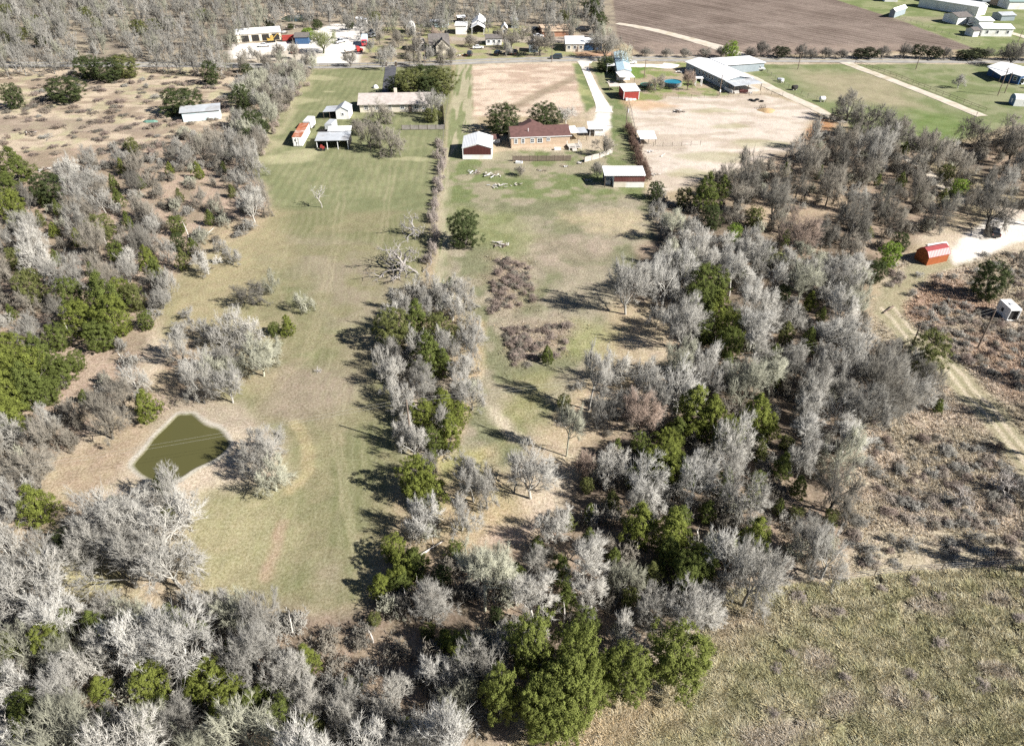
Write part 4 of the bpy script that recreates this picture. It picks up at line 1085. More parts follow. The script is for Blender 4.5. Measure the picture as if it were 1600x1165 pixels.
# ---------------------------------------------------------------- fences
def board_fence(pts, h, m, label, bays=2.4, name='board_fence', gap=.14):
    P = [G(*p) for p in pts]
    r = root(name, label, 'fence', P[0])
    for a, b in zip(P[:-1], P[1:]):
        L = (b - a).length; k = max(1, round(L / bays)); d = (b - a) / L; ang = math.atan2(d.y, d.x)
        for i in range(k):
            o = a + d * (L * i / k) - P[0]
            pl = MB()
            x0, x1 = 0.07, L / k - .07
            nb = int((x1 - x0) / .2); bw = (x1 - x0) / nb
            rr = random.Random(int(o.x * 100) + i)
            for q in range(nb): pl.box(x0 + q*bw, x0 + (q+1)*bw - .025, -.02, .02, .08, h - rr.uniform(0, gap))
            for z in (.35, h - .4): pl.box(x0, x1, .021, .07, z, z + .09)
            po = pl.build('panel', m, r); po.location = o; po.rotation_euler = (0, 0, ang)
            ps = MB().box(-.06,.06,-.06,.06,0,h+.12).build('post', M['wood_post'], r); ps.location = o; ps.rotation_euler = (0, 0, ang)
board_fence([(801,252),(893,251.5)], 1.6, M['wood'], 'brown weathered board fence below the brick house')
board_fence([(913,254),(936,248),(957,239.5)], 1.6, M['wood_pale'], 'pale silvered board fence curving beside the carport')
board_fence([(628,203),(695,202.5)], 1.5, M['fence_grey'], 'grey board fence across the lawn below the grey roofed house')
board_fence([(695,202),(693.5,182),(692,163)], 1.6, M['wood'], 'brown board fence along the right side of the grey roofed house')
def wire_fence(pts, step, label, h=1.2, r_=.05, strands=3, rail=False, m=None):
    P = [G(*p) for p in pts]
    r = root('wire_fence' if not rail else 'pipe_fence', label, 'fence', P[0])
    w = MB(); n = 0; m = m or M['wood_post']
    pm = MB().tube((0,0,-.1),(0,0,h+.1),r_,n=6).mesh('post', m)
    for a, b in zip(P[:-1], P[1:]):
        L = (b - a).length; k = max(1, round(L / step))
        for i in range(k + 1):
            o = bpy.data.objects.new('post', pm); link(o); o.parent = r; o.location = a.lerp(b, i / k) - P[0]
        for s in range(strands):
            z = h * (s + 1) / strands
            w.tube(a - P[0] + Vector((0,0,z)), b - P[0] + Vector((0,0,z)), .05 if rail else .014, n=4)
    w.build('rail' if rail else 'wire', m if rail else M['steel'], r)
wire_fence([(500,105.5),(600,104)], 3.0, 'dark pipe fence along the road left of the asphalt drive', rail=True, strands=2)
wire_fence([(617,104),(705,101.5)], 3.0, 'dark pipe fence along the road right of the asphalt drive', rail=True, strands=2)
wire_fence([(490,112),(462,150),(420,200),(392,262)], 3.5, 'wire fence along the left boundary of the mown lawn')
wire_fence([(705,102),(700,160),(694,205),(688,262),(678,340)], 4.0, 'wire fence along the shrub row between the lots')
wire_fence([(1186,106),(1232,138),(1262,152),(1290,160)], 4.0, 'wire fence between the gravel track and the right lawn')
wire_fence([(1336,99),(1400,121),(1462,145),(1540,175)], 3.0, 'dark pipe fence along the straight farm lane', rail=True, strands=2)
wire_fence([(959,101),(985,170),(1002,252)], 3.5, 'wire fence beside the strip right of the gravel drive')
wire_fence([(1006,229),(1050,229),(1094,227)], 3.0, 'low wire fence across the dirt paddock')
wire_fence([(1040,154),(1120,153),(1205,148),(1240,152)], 4.0, 'wire fence between the ranch house yard and the paddock')
wire_fence([(1022,302),(1034,345),(1046,415)], 3.5, 'wire fence between the pasture and the creek woods')
wire_fence([(1405,28),(1460,48),(1530,72)], 5.0, 'wire fence along the edge of the ploughed land')
wire_fence([(1310,907),(1420,893),(1520,888),(1640,880)], 4.0, 'wire fence along the top of the tall grass field')

# ---------------------------------------------------------------- smaller things
def heap(name, label, cat, px, py, n, size, mats, seed, flat=.35):
    """a pile of boards, sheets and sticks, each one a part"""
    rr = random.Random(seed); r = root(name, label, cat, G(px, py))
    mats = mats + ['wood', 'wood_pale', 'concrete']
    for i in range(int(n * 1.6)):
        l, w, t = size * rr.uniform(.35, 1.0), size * rr.uniform(.05, .26), size * rr.uniform(.02, .07)
        k = rr.choice(mats)
        o = MB().box(-l/2, l/2, -w/2, w/2, -t/2, t/2).build('board', M[k], r)
        o.location = (rr.gauss(0, size*.5), rr.gauss(0, size*.4), t/2 + rr.uniform(.05, flat) * size * .5 + .1)
        o.rotation_euler = (rr.uniform(-.25,.25), rr.uniform(-.25,.25), rr.uniform(0, 3.1))
heap('scrap_heap', 'scrap heap with a white sheet on top below the garage', 'scrap heap', 738, 270, 7, 1.6, ['white_trim','wood_pale','tin'], 1)
heap('scrap_heap', 'long scrap heap of boards and tin below the well shed', 'scrap heap', 766, 274, 12, 1.8, ['wood_pale','tin','wood','white_trim'], 2)
heap('scrap_heap', 'second heap of grey boards lower down the yard', 'scrap heap', 781, 290, 8, 1.6, ['wood_pale','concrete','tin'], 3)
heap('scrap_heap', 'small heap beside the bare sapling in the yard', 'scrap heap', 806, 290, 7, 1.2, ['wood_pale','concrete','dark'], 4)
heap('scrap_heap', 'little heap below the middle of the brown board fence', 'scrap heap', 846, 267, 5, 1.0, ['white_trim','dark','wood'], 5)
heap('scrap_heap', 'white bits at the end of the brown board fence', 'scrap heap', 884, 261, 6, 1.1, ['white_trim','concrete','tin'], 6)
heap('scrap_heap', 'boards scattered between the two board fences', 'scrap heap', 906, 255, 6, 1.2, ['white_trim','wood','concrete'], 7)
heap('scrap_heap', 'white scrap right of the barn by the dark shrubs', 'scrap heap', 1022, 274, 8, 1.2, ['white_trim','tin','dark'], 8)
heap('scrap_heap', 'white scrap at the paddock edge by the dark fence row', 'scrap heap', 1014, 238, 7, 1.1, ['white_trim','concrete','tin'], 9)
heap('scrap_heap', 'pale rubble beside the barn left corner', 'scrap heap', 921, 283, 9, 1.1, ['wood_pale','concrete'], 10)
heap('scrap_heap', 'white scrap below the aqua shed', 'scrap heap', 340, 211, 9, 1.7, ['white_trim','concrete','tin'], 11)
heap('brush_pile', 'grey brush pile in the middle pasture', 'brush pile', 785, 384, 16, 1.5, ['wood_pale','concrete','wood'], 12)
heap('brush_pile', 'dark brush pile in the dirt paddock', 'brush pile', 1062, 174, 14, 1.7, ['dark','wood_post','wood'], 13)
heap('brush_pile', 'dark brush pile in the lower left of the tan scrub', 'brush pile', 70, 266, 12, 1.8, ['wood_post','wood','dark'], 14)
heap('brush_pile', 'dark brush pile near the left end of tan scrub', 'brush pile', 45, 209, 10, 2.0, ['wood_post','wood','dark'], 15)
heap('scrap_heap', 'junk heap beside the round pool', 'scrap heap', 1036, 126, 16, 1.6, ['white_trim','dark','tin','wood','red'], 16)
heap('scrap_heap', 'junk left of the white lean-to', 'scrap heap', 956, 130, 12, 1.6, ['dark','wood','tin','white_trim'], 17)
heap('scrap_heap', 'dark and pale junk left of the ranch house wing', 'scrap heap', 1064, 113, 12, 1.8, ['tin','dark','white_trim'], 18)
heap('scrap_heap', 'scrap by the porch of the ranch house', 'scrap heap', 1172, 146, 9, 1.4, ['dark','tin','white_trim'], 19)
heap('scrap_heap', 'machinery scrap in front of the white workshop', 'scrap heap', 443, 52, 12, 2.2, ['dark','tin','orange_wood'], 20)
heap('scrap_heap', 'dark scrap along the back of the gravel yard', 'scrap heap', 455, 44, 10, 2.4, ['dark','wood_post'], 21)
heap('scrap_heap', 'rubble and planks at the side of the gravel yard', 'scrap heap', 592, 47, 10, 2.2, ['dark','tin','concrete'], 22)
heap('scrap_heap', 'yard clutter by the hoop shed', 'scrap heap', 652, 53, 9, 1.6, ['white_trim','dark','tin'], 23)
heap('scrap_heap', 'clutter under the far trees above the white car', 'scrap heap', 824, 49, 12, 2.2, ['dark','tin','wood_post'], 24)
heap('scrap_heap', 'orange timber stack in front of the old house', 'timber stack', 722, 87.5, 8, 2.4, ['orange_wood','wood'], 25)
def log(a, b, r0, label, col='wood_pale'):
    A, B = G(*a), G(*b); r = root('fallen_log', label, 'log', A, 0, 'fallen logs')
    d = B - A
    MB().tube((0,0,r0),(d.x,d.y,r0*.8),r0,r0*.5,n=8).build('trunk', M[col], r)
    q = d * .6; n = Vector((-d.y, d.x, 0)).normalized()
    MB().tube((q.x,q.y,r0),tuple(q + n*.9 + Vector((0,0,.7)) + d*.1),r0*.35,r0*.12,n=6).build('branch', M[col], r)
log((657,868),(692,846), .16, 'fallen pale log between the hedgerow and the middle clearing')
log((311,378),(334,357), .15, 'fallen log at the edge of left woods near the lawn')
log((285,423),(298,412), .14, 'short fallen log in the left woods by the clearing')
log((1032,245),(1040,240), .14, 'single pale plank like log lying in the paddock')
log((1530,778),(1600,785), .13, 'long fallen log low in the right scrub', 'wood')
log((190,561),(204,545), .13, 'fallen log in the left woods above the lane', 'wood')
log((1395,480),(1380,490), .2, 'fallen log beside the curve of scrub track', 'wood')
c = G(1198, 173)
r = root('hay_mound', 'spread mound of orange tan hay in the dirt paddock', 'hay', c)
mb = MB(); rr = random.Random(4); vs = []; fs = []
for j in range(6):
    for i in range(16):
        t = 2*math.pi*i/16; f = j/5
        R = (2.9 + .5*math.sin(3*t) + rr.uniform(-.2,.2)) * (1-f)
        vs.append((R*math.cos(t), R*.8*math.sin(t), .75*math.sin(f*math.pi/2) + rr.uniform(-.05,.05) - .02))
for j in range(5):
    for i in range(16): fs.append((j*16+i, j*16+(i+1)%16, (j+1)*16+(i+1)%16, (j+1)*16+i))
mb.add(vs, fs).build('mound', mat('hay', (.42,.29,.155), .95, var=.25, scale=3, bump=.8), r, True)
c = G(1191, 170)
r = root('hay_feeder', 'dark ring feeder beside the orange hay mound', 'feeder', c)
mb = MB(); ps = [(1.0*math.cos(i*math.pi/8), 1.0*math.sin(i*math.pi/8)) for i in range(16)]
for i in range(16):
    (ax, ay), (bx, by) = ps[i], ps[(i+1)%16]
    for z in (.15,.6,1.1): mb.tube((ax,ay,z),(bx,by,z),.04,n=5)
    if i % 2 == 0: mb.tube((ax,ay,0),(ax,ay,1.1),.04,n=5)
mb.build('ring', M['wood_post'], r)
def tank(px, py, l, R, ang, m, label, end=None):
    r = root('storage_tank', label, 'tank', G(px, py), ang)
    mb = MB(); n = 16; prof = [(0,.05),(.12,.6),(.3,.9),(.5,1),(l-.5,1),(l-.3,.9),(l-.12,.6),(l,.05)]
    vs = [(x, R*f*math.cos(2*math.pi*i/n), R + .25 + R*f*math.sin(2*math.pi*i/n)) for x, f in prof for i in range(n)]
    fs = [(j*n+i, j*n+(i+1)%n, (j+1)*n+(i+1)%n, (j+1)*n+i) for j in range(len(prof)-1) for i in range(n)]
    mb.add(vs, fs).build('shell', m, r, True)
    for x in (l*.25, l*.75): MB().box(x-.1,x+.1,-R*.6,R*.6,0,.35).build('saddle', M['concrete'], r)
tank(1279, 159, 2.2, .75, .1, M['white_wall'], 'white drum tank lying beside the gravel track')
tank(1236, 141, 2.4, .7, .2, M['dark'], 'black tank lying on the grass by the wire fence')
tank(1213, 127, 2.6, .5, -.3, M['tin'], 'silver tank on the grass left of the black tank')
tank(1219, 129.5, 1.4, .35, .2, M['white_trim'], 'small white drum right of the silver tank')
c = G(587, 137.5); r = root('lawn_dome', 'small white dome on the mown front lawn', 'dome', c)
mb = MB(); vs = [(1.0*math.cos(t)*math.cos(e), 1.0*math.sin(t)*math.cos(e), 1.1*math.sin(e)) for e in (0,.4,.8,1.2,1.5) for t in [i*math.pi/7 for i in range(14)]]
mb.add(vs, [(j*14+i, j*14+(i+1)%14, (j+1)*14+(i+1)%14, (j+1)*14+i) for j in range(4) for i in range(14)]).build('shell', M['white_wall'], r, True)
c = G(1009.5, 136); r = root('trampoline', 'round dark green trampoline left of the pool', 'trampoline', c)
MB().add([(1.9*math.cos(i*math.pi/10), 1.9*math.sin(i*math.pi/10), .85) for i in range(20)], [tuple(range(20))]).build('mat', mat('trampoline_mat', (.03,.035,.03), .8), r)
mb = MB()
for i in range(20):
    a, b = i*math.pi/10, (i+1)*math.pi/10
    mb.tube((2.05*math.cos(a),2.05*math.sin(a),.86),(2.05*math.cos(b),2.05*math.sin(b),.86),.16,n=6)
mb.build('pad', mat('trampoline_pad', (.04,.16,.12), .7), r)
for i in range(4):
    a = i*math.pi/2 + .4; MB().tube((2*math.cos(a),2*math.sin(a),0),(2*math.cos(a),2*math.sin(a),.82),.05,n=6).build('leg', M['steel'], r)
a, rz, L = frame_of((1155,146),(1168,147))
r = root('porch_deck', 'red brown boxed deck at the right end of the ranch house', 'deck', a, rz)
MB().box(0,L,0,3.2,0,.6).build('floor', M['maroon_old'], r)
mb = MB()
for z in (.7, 1.0, 1.35): mb.box(0,L,-.03,.03,z,z+.12).box(L-.03,L+.03,.03,3.2,z,z+.12)
mb.build('railing', M['maroon_old'], r)
r = root('rowing_boat', 'green upturned boat lying in the tan scrub left of the aqua shed', 'boat', G(235, 191), .1)
MB().prism([(-2.2,0),(-1.2,-.6),(1.4,-.65),(2.3,0),(1.4,.65),(-1.2,.6)], 'z', 0, .35).prism([(-1.7,0),(-1.0,-.35),(1.2,-.4),(1.8,0),(1.2,.4),(-1.0,.35)], 'z', .351, .55).build('hull', mat('boat_green', (.16,.30,.24), .6, var=.2), r)
r = root('water_tub', 'white tub on the grass under the brick house windows', 'tub', G(871, 234), .1)
MB().box(-.9,.9,-.45,.45,0,.12).box(-.9,-.78,-.45,.45,.12,.6).box(.78,.9,-.45,.45,.12,.6).box(-.78,.78,-.45,-.35,.12,.6).box(-.78,.78,.35,.45,.12,.6).build('body', M['white_trim'], r)
r = root('water_tub', 'white tub lying outside the brown board fence', 'tub', G(811, 255), -.2)
MB().box(-.9,.9,-.45,.45,0,.12).box(-.9,-.78,-.45,.45,.12,.5).box(.78,.9,-.45,.45,.12,.5).box(-.78,.78,-.45,-.35,.12,.5).box(-.78,.78,.35,.45,.12,.5).build('body', M['white_trim'], r)
for i, (px, py) in enumerate([(1173,157),(1178,158.5),(1183,156.5),(1190,159)]):
    p = G(px, py); n = 14
    mb = MB(); vs = []
    for j in range(n):
        t = 2*math.pi*j/n
        for q in range(6):
            u = 2*math.pi*q/6; vs.append(((.55+.2*math.cos(u))*math.cos(t), (.55+.2*math.cos(u))*math.sin(t), .2+.2*math.sin(u)))
    mb.add(vs, [(j*6+q, ((j+1)%n)*6+q, ((j+1)%n)*6+(q+1)%6, j*6+(q+1)%6) for j in range(n) for q in range(6)])
    o = mb.build('tyre', M['tyre'], None, True); o.location = p
    tag(o, 'old black tyre lying in the paddock, %s of four' % ['leftmost','second from left','third from left','rightmost'][i], 'tyre', 'old tyres')
r = root('mailbox', 'white mailbox cabinet beside the road right of the asphalt drive', 'mailbox', G(664.5, 97), 0)
MB().box(-.1,.1,-.1,.1,0,.9).build('post', M['wood_post'], r); MB().box(-.7,.7,-.3,.3,.9,2.0).build('cabinet', M['white_trim'], r)
for i, px in enumerate((603.5, 619)):
    r = root('gate_post', 'dark gate pillar on the %s side of the asphalt drive entrance' % ('left', 'right')[i], 'gate post', G(px, 104), 0, 'gate pillars')
    MB().box(-.35,.35,-.35,.35,0,1.8).build('pillar', M['wood_post'], r); MB().box(-.45,.45,-.45,.45,1.8,1.95).build('cap', M['concrete'], r)
# ---------------------------------------------------------------- plants
RNG = np.random.default_rng(7)
def perp(d, rng):
    a = rng.normal(size=d.shape)
    a -= d * np.sum(a * d, -1, keepdims=True)
    return a / (np.linalg.norm(a, axis=-1, keepdims=True) + 1e-9)
def tubes(P0, P1, R0, R1, n):
    """tapered n-sided tubes; returns verts, quads"""
    P0, P1 = np.asarray(P0), np.asarray(P1)
    k = len(P0)
    d = P1 - P0; d = d / (np.linalg.norm(d, axis=1, keepdims=True) + 1e-9)
    ref = np.where(np.abs(d[:, 2:3]) > .9, np.array([[1.0, 0, 0]]), np.array([[0, 0, 1.0]]))
    u = np.cross(d, ref); u /= np.linalg.norm(u, axis=1, keepdims=True) + 1e-9
    w = np.cross(d, u)
    t = np.arange(n) * 2 * np.pi / n
    ring = u[:, None, :] * np.cos(t)[None, :, None] + w[:, None, :] * np.sin(t)[None, :, None]
    V = np.concatenate([P0[:, None] + ring * np.asarray(R0)[:, None, None], P1[:, None] + ring * np.asarray(R1)[:, None, None]], 1)
    j = np.arange(n); q = np.stack([j, (j + 1) % n, n + (j + 1) % n, n + j], -1)
    Q = (np.arange(k) * 2 * n)[:, None, None] + q[None]
    return V.reshape(-1, 3), Q.reshape(-1, 4)
def spikes(P0, P1, R):
    """three-sided pointed twigs; returns verts, tris"""
    P0, P1 = np.asarray(P0), np.asarray(P1)
    k = len(P0)
    d = P1 - P0; d = d / (np.linalg.norm(d, axis=1, keepdims=True) + 1e-9)
    ref = np.where(np.abs(d[:, 2:3]) > .9, np.array([[1.0, 0, 0]]), np.array([[0, 0, 1.0]]))
    u = np.cross(d, ref); u /= np.linalg.norm(u, axis=1, keepdims=True) + 1e-9
    w = np.cross(d, u)
    t = np.arange(3) * 2 * np.pi / 3
    ring = u[:, None, :] * np.cos(t)[None, :, None] + w[:, None, :] * np.sin(t)[None, :, None]
    V = np.concatenate([P0[:, None] + ring * np.asarray(R)[:, None, None], P1[:, None]], 1)
    q = np.array([[0, 1, 3], [1, 2, 3], [2, 0, 3]])
    T = (np.arange(k) * 4)[:, None, None] + q[None]
    return V.reshape(-1, 3), T.reshape(-1, 3)
def join(parts):
    V, Q, T, b = [], [], [], 0
    for v, q, t in parts:
        V.append(v)
        if q is not None and len(q): Q.append(q + b)
        if t is not None and len(t): T.append(t + b)
        b += len(v)
    return np.concatenate(V), (np.concatenate(Q) if Q else None), (np.concatenate(T) if T else None)

def skeleton(rng, height=10.0, width=8.0, trunk=.28, stems=1, limbs=6, kids=(6, 6, 6), spread=.9, crook=.22, up=.25, lt=1.0, fan=0):
    """recursive skeleton; returns a list per level of (P0, P1, R0, R1)"""
    levels = [[] for _ in range(5)]
    def chain(p, d, length, r0, r1, n, crookv, lev, upv=0.0):
        pts = [np.array(p, float)]
        d = np.array(d, float)
        for i in range(n):
            d = d + rng.normal(size=3) * crookv + np.array([0, 0, upv])
            d /= np.linalg.norm(d)
            q = pts[-1] + d * length / n
            ra, rb = r0 + (r1 - r0) * i / n, r0 + (r1 - r0) * (i + 1) / n
            levels[lev].append((pts[-1], q, ra, rb))
            pts.append(q)
        return np.array(pts), d
    def along(pts, f):
        x = f * (len(pts) - 1); i = min(int(x), len(pts) - 2)
        dd = pts[i + 1] - pts[i]
        return pts[i] + dd * (x - i), dd / np.linalg.norm(dd)
    limb_len = math.hypot(width * .5, height * (1 - trunk)) * .70
    for s in range(stems):
        az = rng.uniform(0, 6.28)
        lean = .1 if stems == 1 else rng.uniform(.35, .8)
        d0 = np.array([math.cos(az) * lean, math.sin(az) * lean, 1.0]); d0 /= np.linalg.norm(d0)
        r = height * .022 * (1.0 if stems == 1 else .55)
        base = np.array([0, 0, -.25]) if stems == 1 else np.array([math.cos(az) * .35, math.sin(az) * .35, -.25])
        tp, dt = chain(base, d0, height * trunk, r, r * .75, 4, crook * .35, 0)
        nl = limbs if stems == 1 else max(2, limbs - 2)
        a0 = rng.uniform(0, 6.28)
        for i in range(nl):
            p, _ = along(tp, 1.0 if i < nl * .6 else rng.uniform(.6, 1.0))
            a = a0 + 2 * math.pi * i / nl + rng.normal() * .3
            el = rng.uniform(.25, 1.25) if i else 1.3
            out = np.array([math.cos(a) * math.cos(el) * spread, math.sin(a) * math.cos(el) * spread, math.sin(el)])
            if stems > 1: out = out + d0 * .6
            out /= np.linalg.norm(out)
            L1 = limb_len * rng.uniform(.75, 1.1)
            lp, _ = chain(p, out, L1, r * .42 * lt, r * .11 * lt, 5, crook, 1, up * .18)
            for j in range(kids[0]):
                f = rng.uniform(.25, 1.0) if j else 1.0
                p2, d2 = along(lp, f)
                d3 = d2 + perp(d2[None], rng)[0] * rng.uniform(.5, 1.1) + np.array([0, 0, up * .5])
                d3 /= np.linalg.norm(d3)
                L2 = L1 * rng.uniform(.38, .62) * (1.15 - .5 * f)
                bp, _ = chain(p2, d3, L2, r * .13 * lt * (1.2 - .5 * f), r * .05, 3, crook * 1.1, 2, up * .15)
                for k in range(kids[1]):
                    f3 = rng.uniform(.2, 1.0) if k else 1.0
                    p3, d4 = along(bp, f3)
                    d5 = d4 + perp(d4[None], rng)[0] * rng.uniform(.5, 1.2) + np.array([0, 0, up * .5])
                    d5 /= np.linalg.norm(d5)
                    L3 = L2 * rng.uniform(.4, .7)
                    cp, _ = chain(p3, d5, L3, .019, .010, 2, crook * 1.2, 3, up * .15)
                    for q in range(kids[2]):
                        p4, d6 = along(cp, rng.uniform(.15, 1.0))
                        d7 = d6 + perp(d6[None], rng)[0] * rng.uniform(.5, 1.2) + np.array([0, 0, up * .4])
                        d7 /= np.linalg.norm(d7)
                        levels[4].append((p4, p4 + d7 * L3 * rng.uniform(.6, 1.15), .0135, 0))
    # a fan of fine outer twigs that rounds the crown off
    if fan:
        E = np.array([s[1] for s in levels[3]] + [s[1] for s in levels[2]])
        c = np.array([0, 0, height * .45]); rel = (E - c) / np.array([width / 2, width / 2, height * .5])
        far = np.linalg.norm(rel, axis=1); cut = np.percentile(far, 45)
        for p in E[far > cut]:
            o = (p - c); o /= np.linalg.norm(o)
            for q in range(fan):
                d = o * 1.0 + rng.normal(size=3) * .48 + np.array([0, 0, .12]); d /= np.linalg.norm(d)
                levels[4].append((p, p + d * rng.uniform(.45, 1.0), .0145, 0))
    out = []
    for L in levels:
        out.append(tuple(np.array([s[i] for s in L]) for i in range(4)) if L else None)
    return out
def fit(levels, height, width):
    """scale the skeleton so that the crown has the wanted height and width"""
    A = np.concatenate([l[1] for l in levels if l is not None])
    zt = np.percentile(A[:, 2], 99.5); rr = np.percentile(np.hypot(A[:, 0], A[:, 1]), 97)
    s = np.array([width / 2 / rr, width / 2 / rr, height / zt])
    return [None if l is None else (l[0] * s, l[1] * s, l[2], l[3]) for l in levels]
bark = obj_mat('bare_bark', .95, .22, .9)
twigm = obj_mat('bare_twigs', .95, .25, .45)
leafm = obj_mat('evergreen_leaf', .8, .38, 1.2, spec=.12)
def add_translucency(m, f):
    t = m.node_tree; b = t.nodes['Principled BSDF']; out = t.nodes['Material Output']
    tr = N(t, 'ShaderNodeBsdfTranslucent'); mx = N(t, 'ShaderNodeMixShader'); mx.inputs[0].default_value = f
    src = b.inputs['Base Color'].links[0].from_socket
    t.links.new(src, tr.inputs[0]); t.links.new(b.outputs[0], mx.inputs[1]); t.links.new(tr.outputs[0], mx.inputs[2]); t.links.new(mx.outputs[0], out.inputs[0])
add_translucency(leafm, .25)
brownm = obj_mat('evergreen_bark', .95, .2, 1.0)
def bare_variant(seed, thick=1.0, **kw):
    rng = np.random.default_rng(seed)
    lv = fit(skeleton(rng, **kw), kw.get('height', 10.0), kw.get('width', 8.0))
    tr = [tubes(*lv[0], 8) + (None,), tubes(*lv[1], 5) + (None,)]
    v, q, t = join(tr)
    trunk = np_mesh('trunk', v, t, q, [bark], True)
    cr = []
    if lv[2] is not None: cr.append(tubes(*lv[2][:2], lv[2][2] * thick, lv[2][3] * thick, 4) + (None,))
    if lv[3] is not None: cr.append(tubes(*lv[3][:2], lv[3][2] * thick, lv[3][3] * thick, 3) + (None,))
    if lv[4] is not None:
        sv, st = spikes(lv[4][0], lv[4][1], lv[4][2] * thick); cr.append((sv, None, st))
    v, q, t = join(cr)
    return trunk, np_mesh('crown', v, t, q, [twigm], False), lv
SHAPES = {}
SHAPES['vase'] = [bare_variant(s, 1.3, trunk=.2, limbs=9, kids=(8,7,5), spread=.8, up=.35, fan=4) for s in (11, 12, 13, 14)]
SHAPES['oak'] = [bare_variant(s, 1.4, trunk=.24, limbs=8, kids=(8,7,6), spread=1.1, crook=.36, up=.12, fan=4) for s in (21, 22, 23, 24)]
SHAPES['tall'] = [bare_variant(s, 1.3, trunk=.42, limbs=8, kids=(7,7,6), spread=.75, up=.3, fan=4) for s in (31, 32, 33)]
SHAPES['brush'] = [bare_variant(s, 1.1, trunk=.12, stems=6, limbs=6, kids=(6,6,5), spread=1.0, crook=.2, up=.3, fan=3) for s in (41, 42, 43)]
SHAPES['dead'] = [bare_variant(s, 2.0, trunk=.18, limbs=9, kids=(5,4,2), spread=1.1, crook=.42, up=.1, lt=1.9) for s in (51, 52)]
SHAPES['dead_small'] = [bare_variant(s, 2.0, trunk=.4, limbs=6, kids=(4,3,1), spread=1.1, crook=.4, up=.15, lt=1.3) for s in (55, 56)]
SHAPES['snag'] = [bare_variant(s, 1.8, trunk=.75, limbs=3, kids=(1,1,1), spread=.5, crook=.3, up=.3, width=2.0) for s in (61, 62, 63)]
print('bare tris', [len(SHAPES[k][0][1].polygons) for k in SHAPES])

def clump_crown(rng, shape='cedar', nclump=170, leaves=34, size=.30, height=8.0, width=6.0, zlow=.06):
    """leaf sprays gathered in clumps over an uneven crown volume"""
    cs = []
    # one uneven mass: a rounded or pointed body whose radius wobbles with direction
    wob = [(rng.integers(2, 6), rng.uniform(0, 6.28), rng.uniform(2, 7), rng.uniform(0, 6.28), rng.uniform(.06, .17)) for _ in range(6)]
    while len(cs) < nclump:
        z = rng.uniform(zlow, 1.0); a = rng.uniform(0, 6.28)
        if shape == 'cedar': prof = (max(0, 1 - z) ** .62) * min(1, (z + .12) / .34) * 1.12
        else: prof = math.sqrt(max(0, 1 - ((z - .56) / .5) ** 2)) if z > .56 else math.sqrt(max(0, 1 - ((z - .56) / .62) ** 2))
        if rng.uniform() > prof + .12: continue
        wv = 1 + sum(am * math.cos(m * a + p1) * math.cos(k2 * z + p2) for m, p1, k2, p2, am in wob) * 1.25
        rr = prof * wv * (rng.uniform(.0, 1.0) ** .38) * 1.04
        cs.append((math.cos(a) * rr, math.sin(a) * rr, z + rng.normal() * .02))
    cs = np.array(cs) * np.array([width / 2, width / 2, height])
    cen = np.array([0, 0, height * .42])
    k = nclump * leaves
    ci = np.repeat(np.arange(nclump), leaves)
    csz = rng.uniform(.6, 1.25, nclump)[ci]
    dirs = rng.normal(size=(k, 3)); dirs /= np.linalg.norm(dirs, axis=1, keepdims=True)
    pos = cs[ci] + dirs * (rng.uniform(0, 1, (k, 1)) ** .5) * (width * rng.uniform(.05, .085, (k, 1))) * csz[:, None]
    outd = pos - cen; outd /= np.linalg.norm(outd, axis=1, keepdims=True)
    nrm = dirs * .75 + outd * .7 + rng.normal(size=(k, 3)) * .38 + np.array([0, 0, .15]); nrm /= np.linalg.norm(nrm, axis=1, keepdims=True)
    ax = perp(nrm, rng); sd_ = np.cross(nrm, ax)
    ln = size * rng.uniform(.7, 1.5, (k, 1)); wd = size * rng.uniform(.22, .42, (k, 1))
    V = np.stack([pos - sd_ * wd * .5, pos + ax * ln * .5 - sd_ * wd, pos + ax * ln, pos + ax * ln * .5 + sd_ * wd], 1)
    Q = np.arange(k * 4).reshape(-1, 4)
    return V.reshape(-1, 3), Q
def green_variant(seed, **kw):
    rng = np.random.default_rng(seed)
    v, q = clump_crown(rng, **kw)
    crown = np_mesh('crown', v, None, q, [leafm], False)
    h = kw.get('height', 8.0)
    lv = skeleton(rng, height=h * .85, width=kw.get('width', 6) * .7, trunk=.3, limbs=7, kids=(3, 2, 0))
    v, q, t = join([tubes(*lv[0], 7) + (None,), tubes(*lv[1], 5) + (None,), tubes(*lv[2], 4) + (None,)])
    return np_mesh('trunk', v, t, q, [brownm], True), crown, None
SHAPES['cedar'] = [green_variant(s, shape='cedar', nclump=250, leaves=56, size=.18) for s in (71, 72, 73, 74, 75)]
SHAPES['live_oak'] = [green_variant(s, shape='oak', nclump=340, leaves=60, size=.17, zlow=.22) for s in (81, 82, 83)]
SHAPES['round_cedar'] = [green_variant(s, shape='oak', nclump=360, leaves=56, size=.17, zlow=.0) for s in (76, 77, 78, 79)]
SHAPES['leafing'] = [green_variant(s, shape='oak', nclump=90, leaves=22, size=.22, zlow=.2) for s in (91, 92)]

def plant(kind, name, x, y, w, h, col, rng, label, cat, group, tcol=None):
    tr, cr, _ = SHAPES[kind][rng.integers(len(SHAPES[kind]))]
    H0, W0 = (8.0, 6.0) if kind in ('cedar', 'live_oak', 'leafing') else ((10.0, 2.0) if kind == 'snag' else (10.0, 8.0))
    r = root(name, label, cat, (x, y, 0), rng.uniform(0, 6.28), group)
    r.scale = (w / W0, w / W0, h / H0)
    for n, me, c in (('trunk', tr, tcol or col), ('crown', cr, col)):
        o = bpy.data.objects.new(n, me); link(o); o.parent = r
        o.color = (*c, 1)
    return r
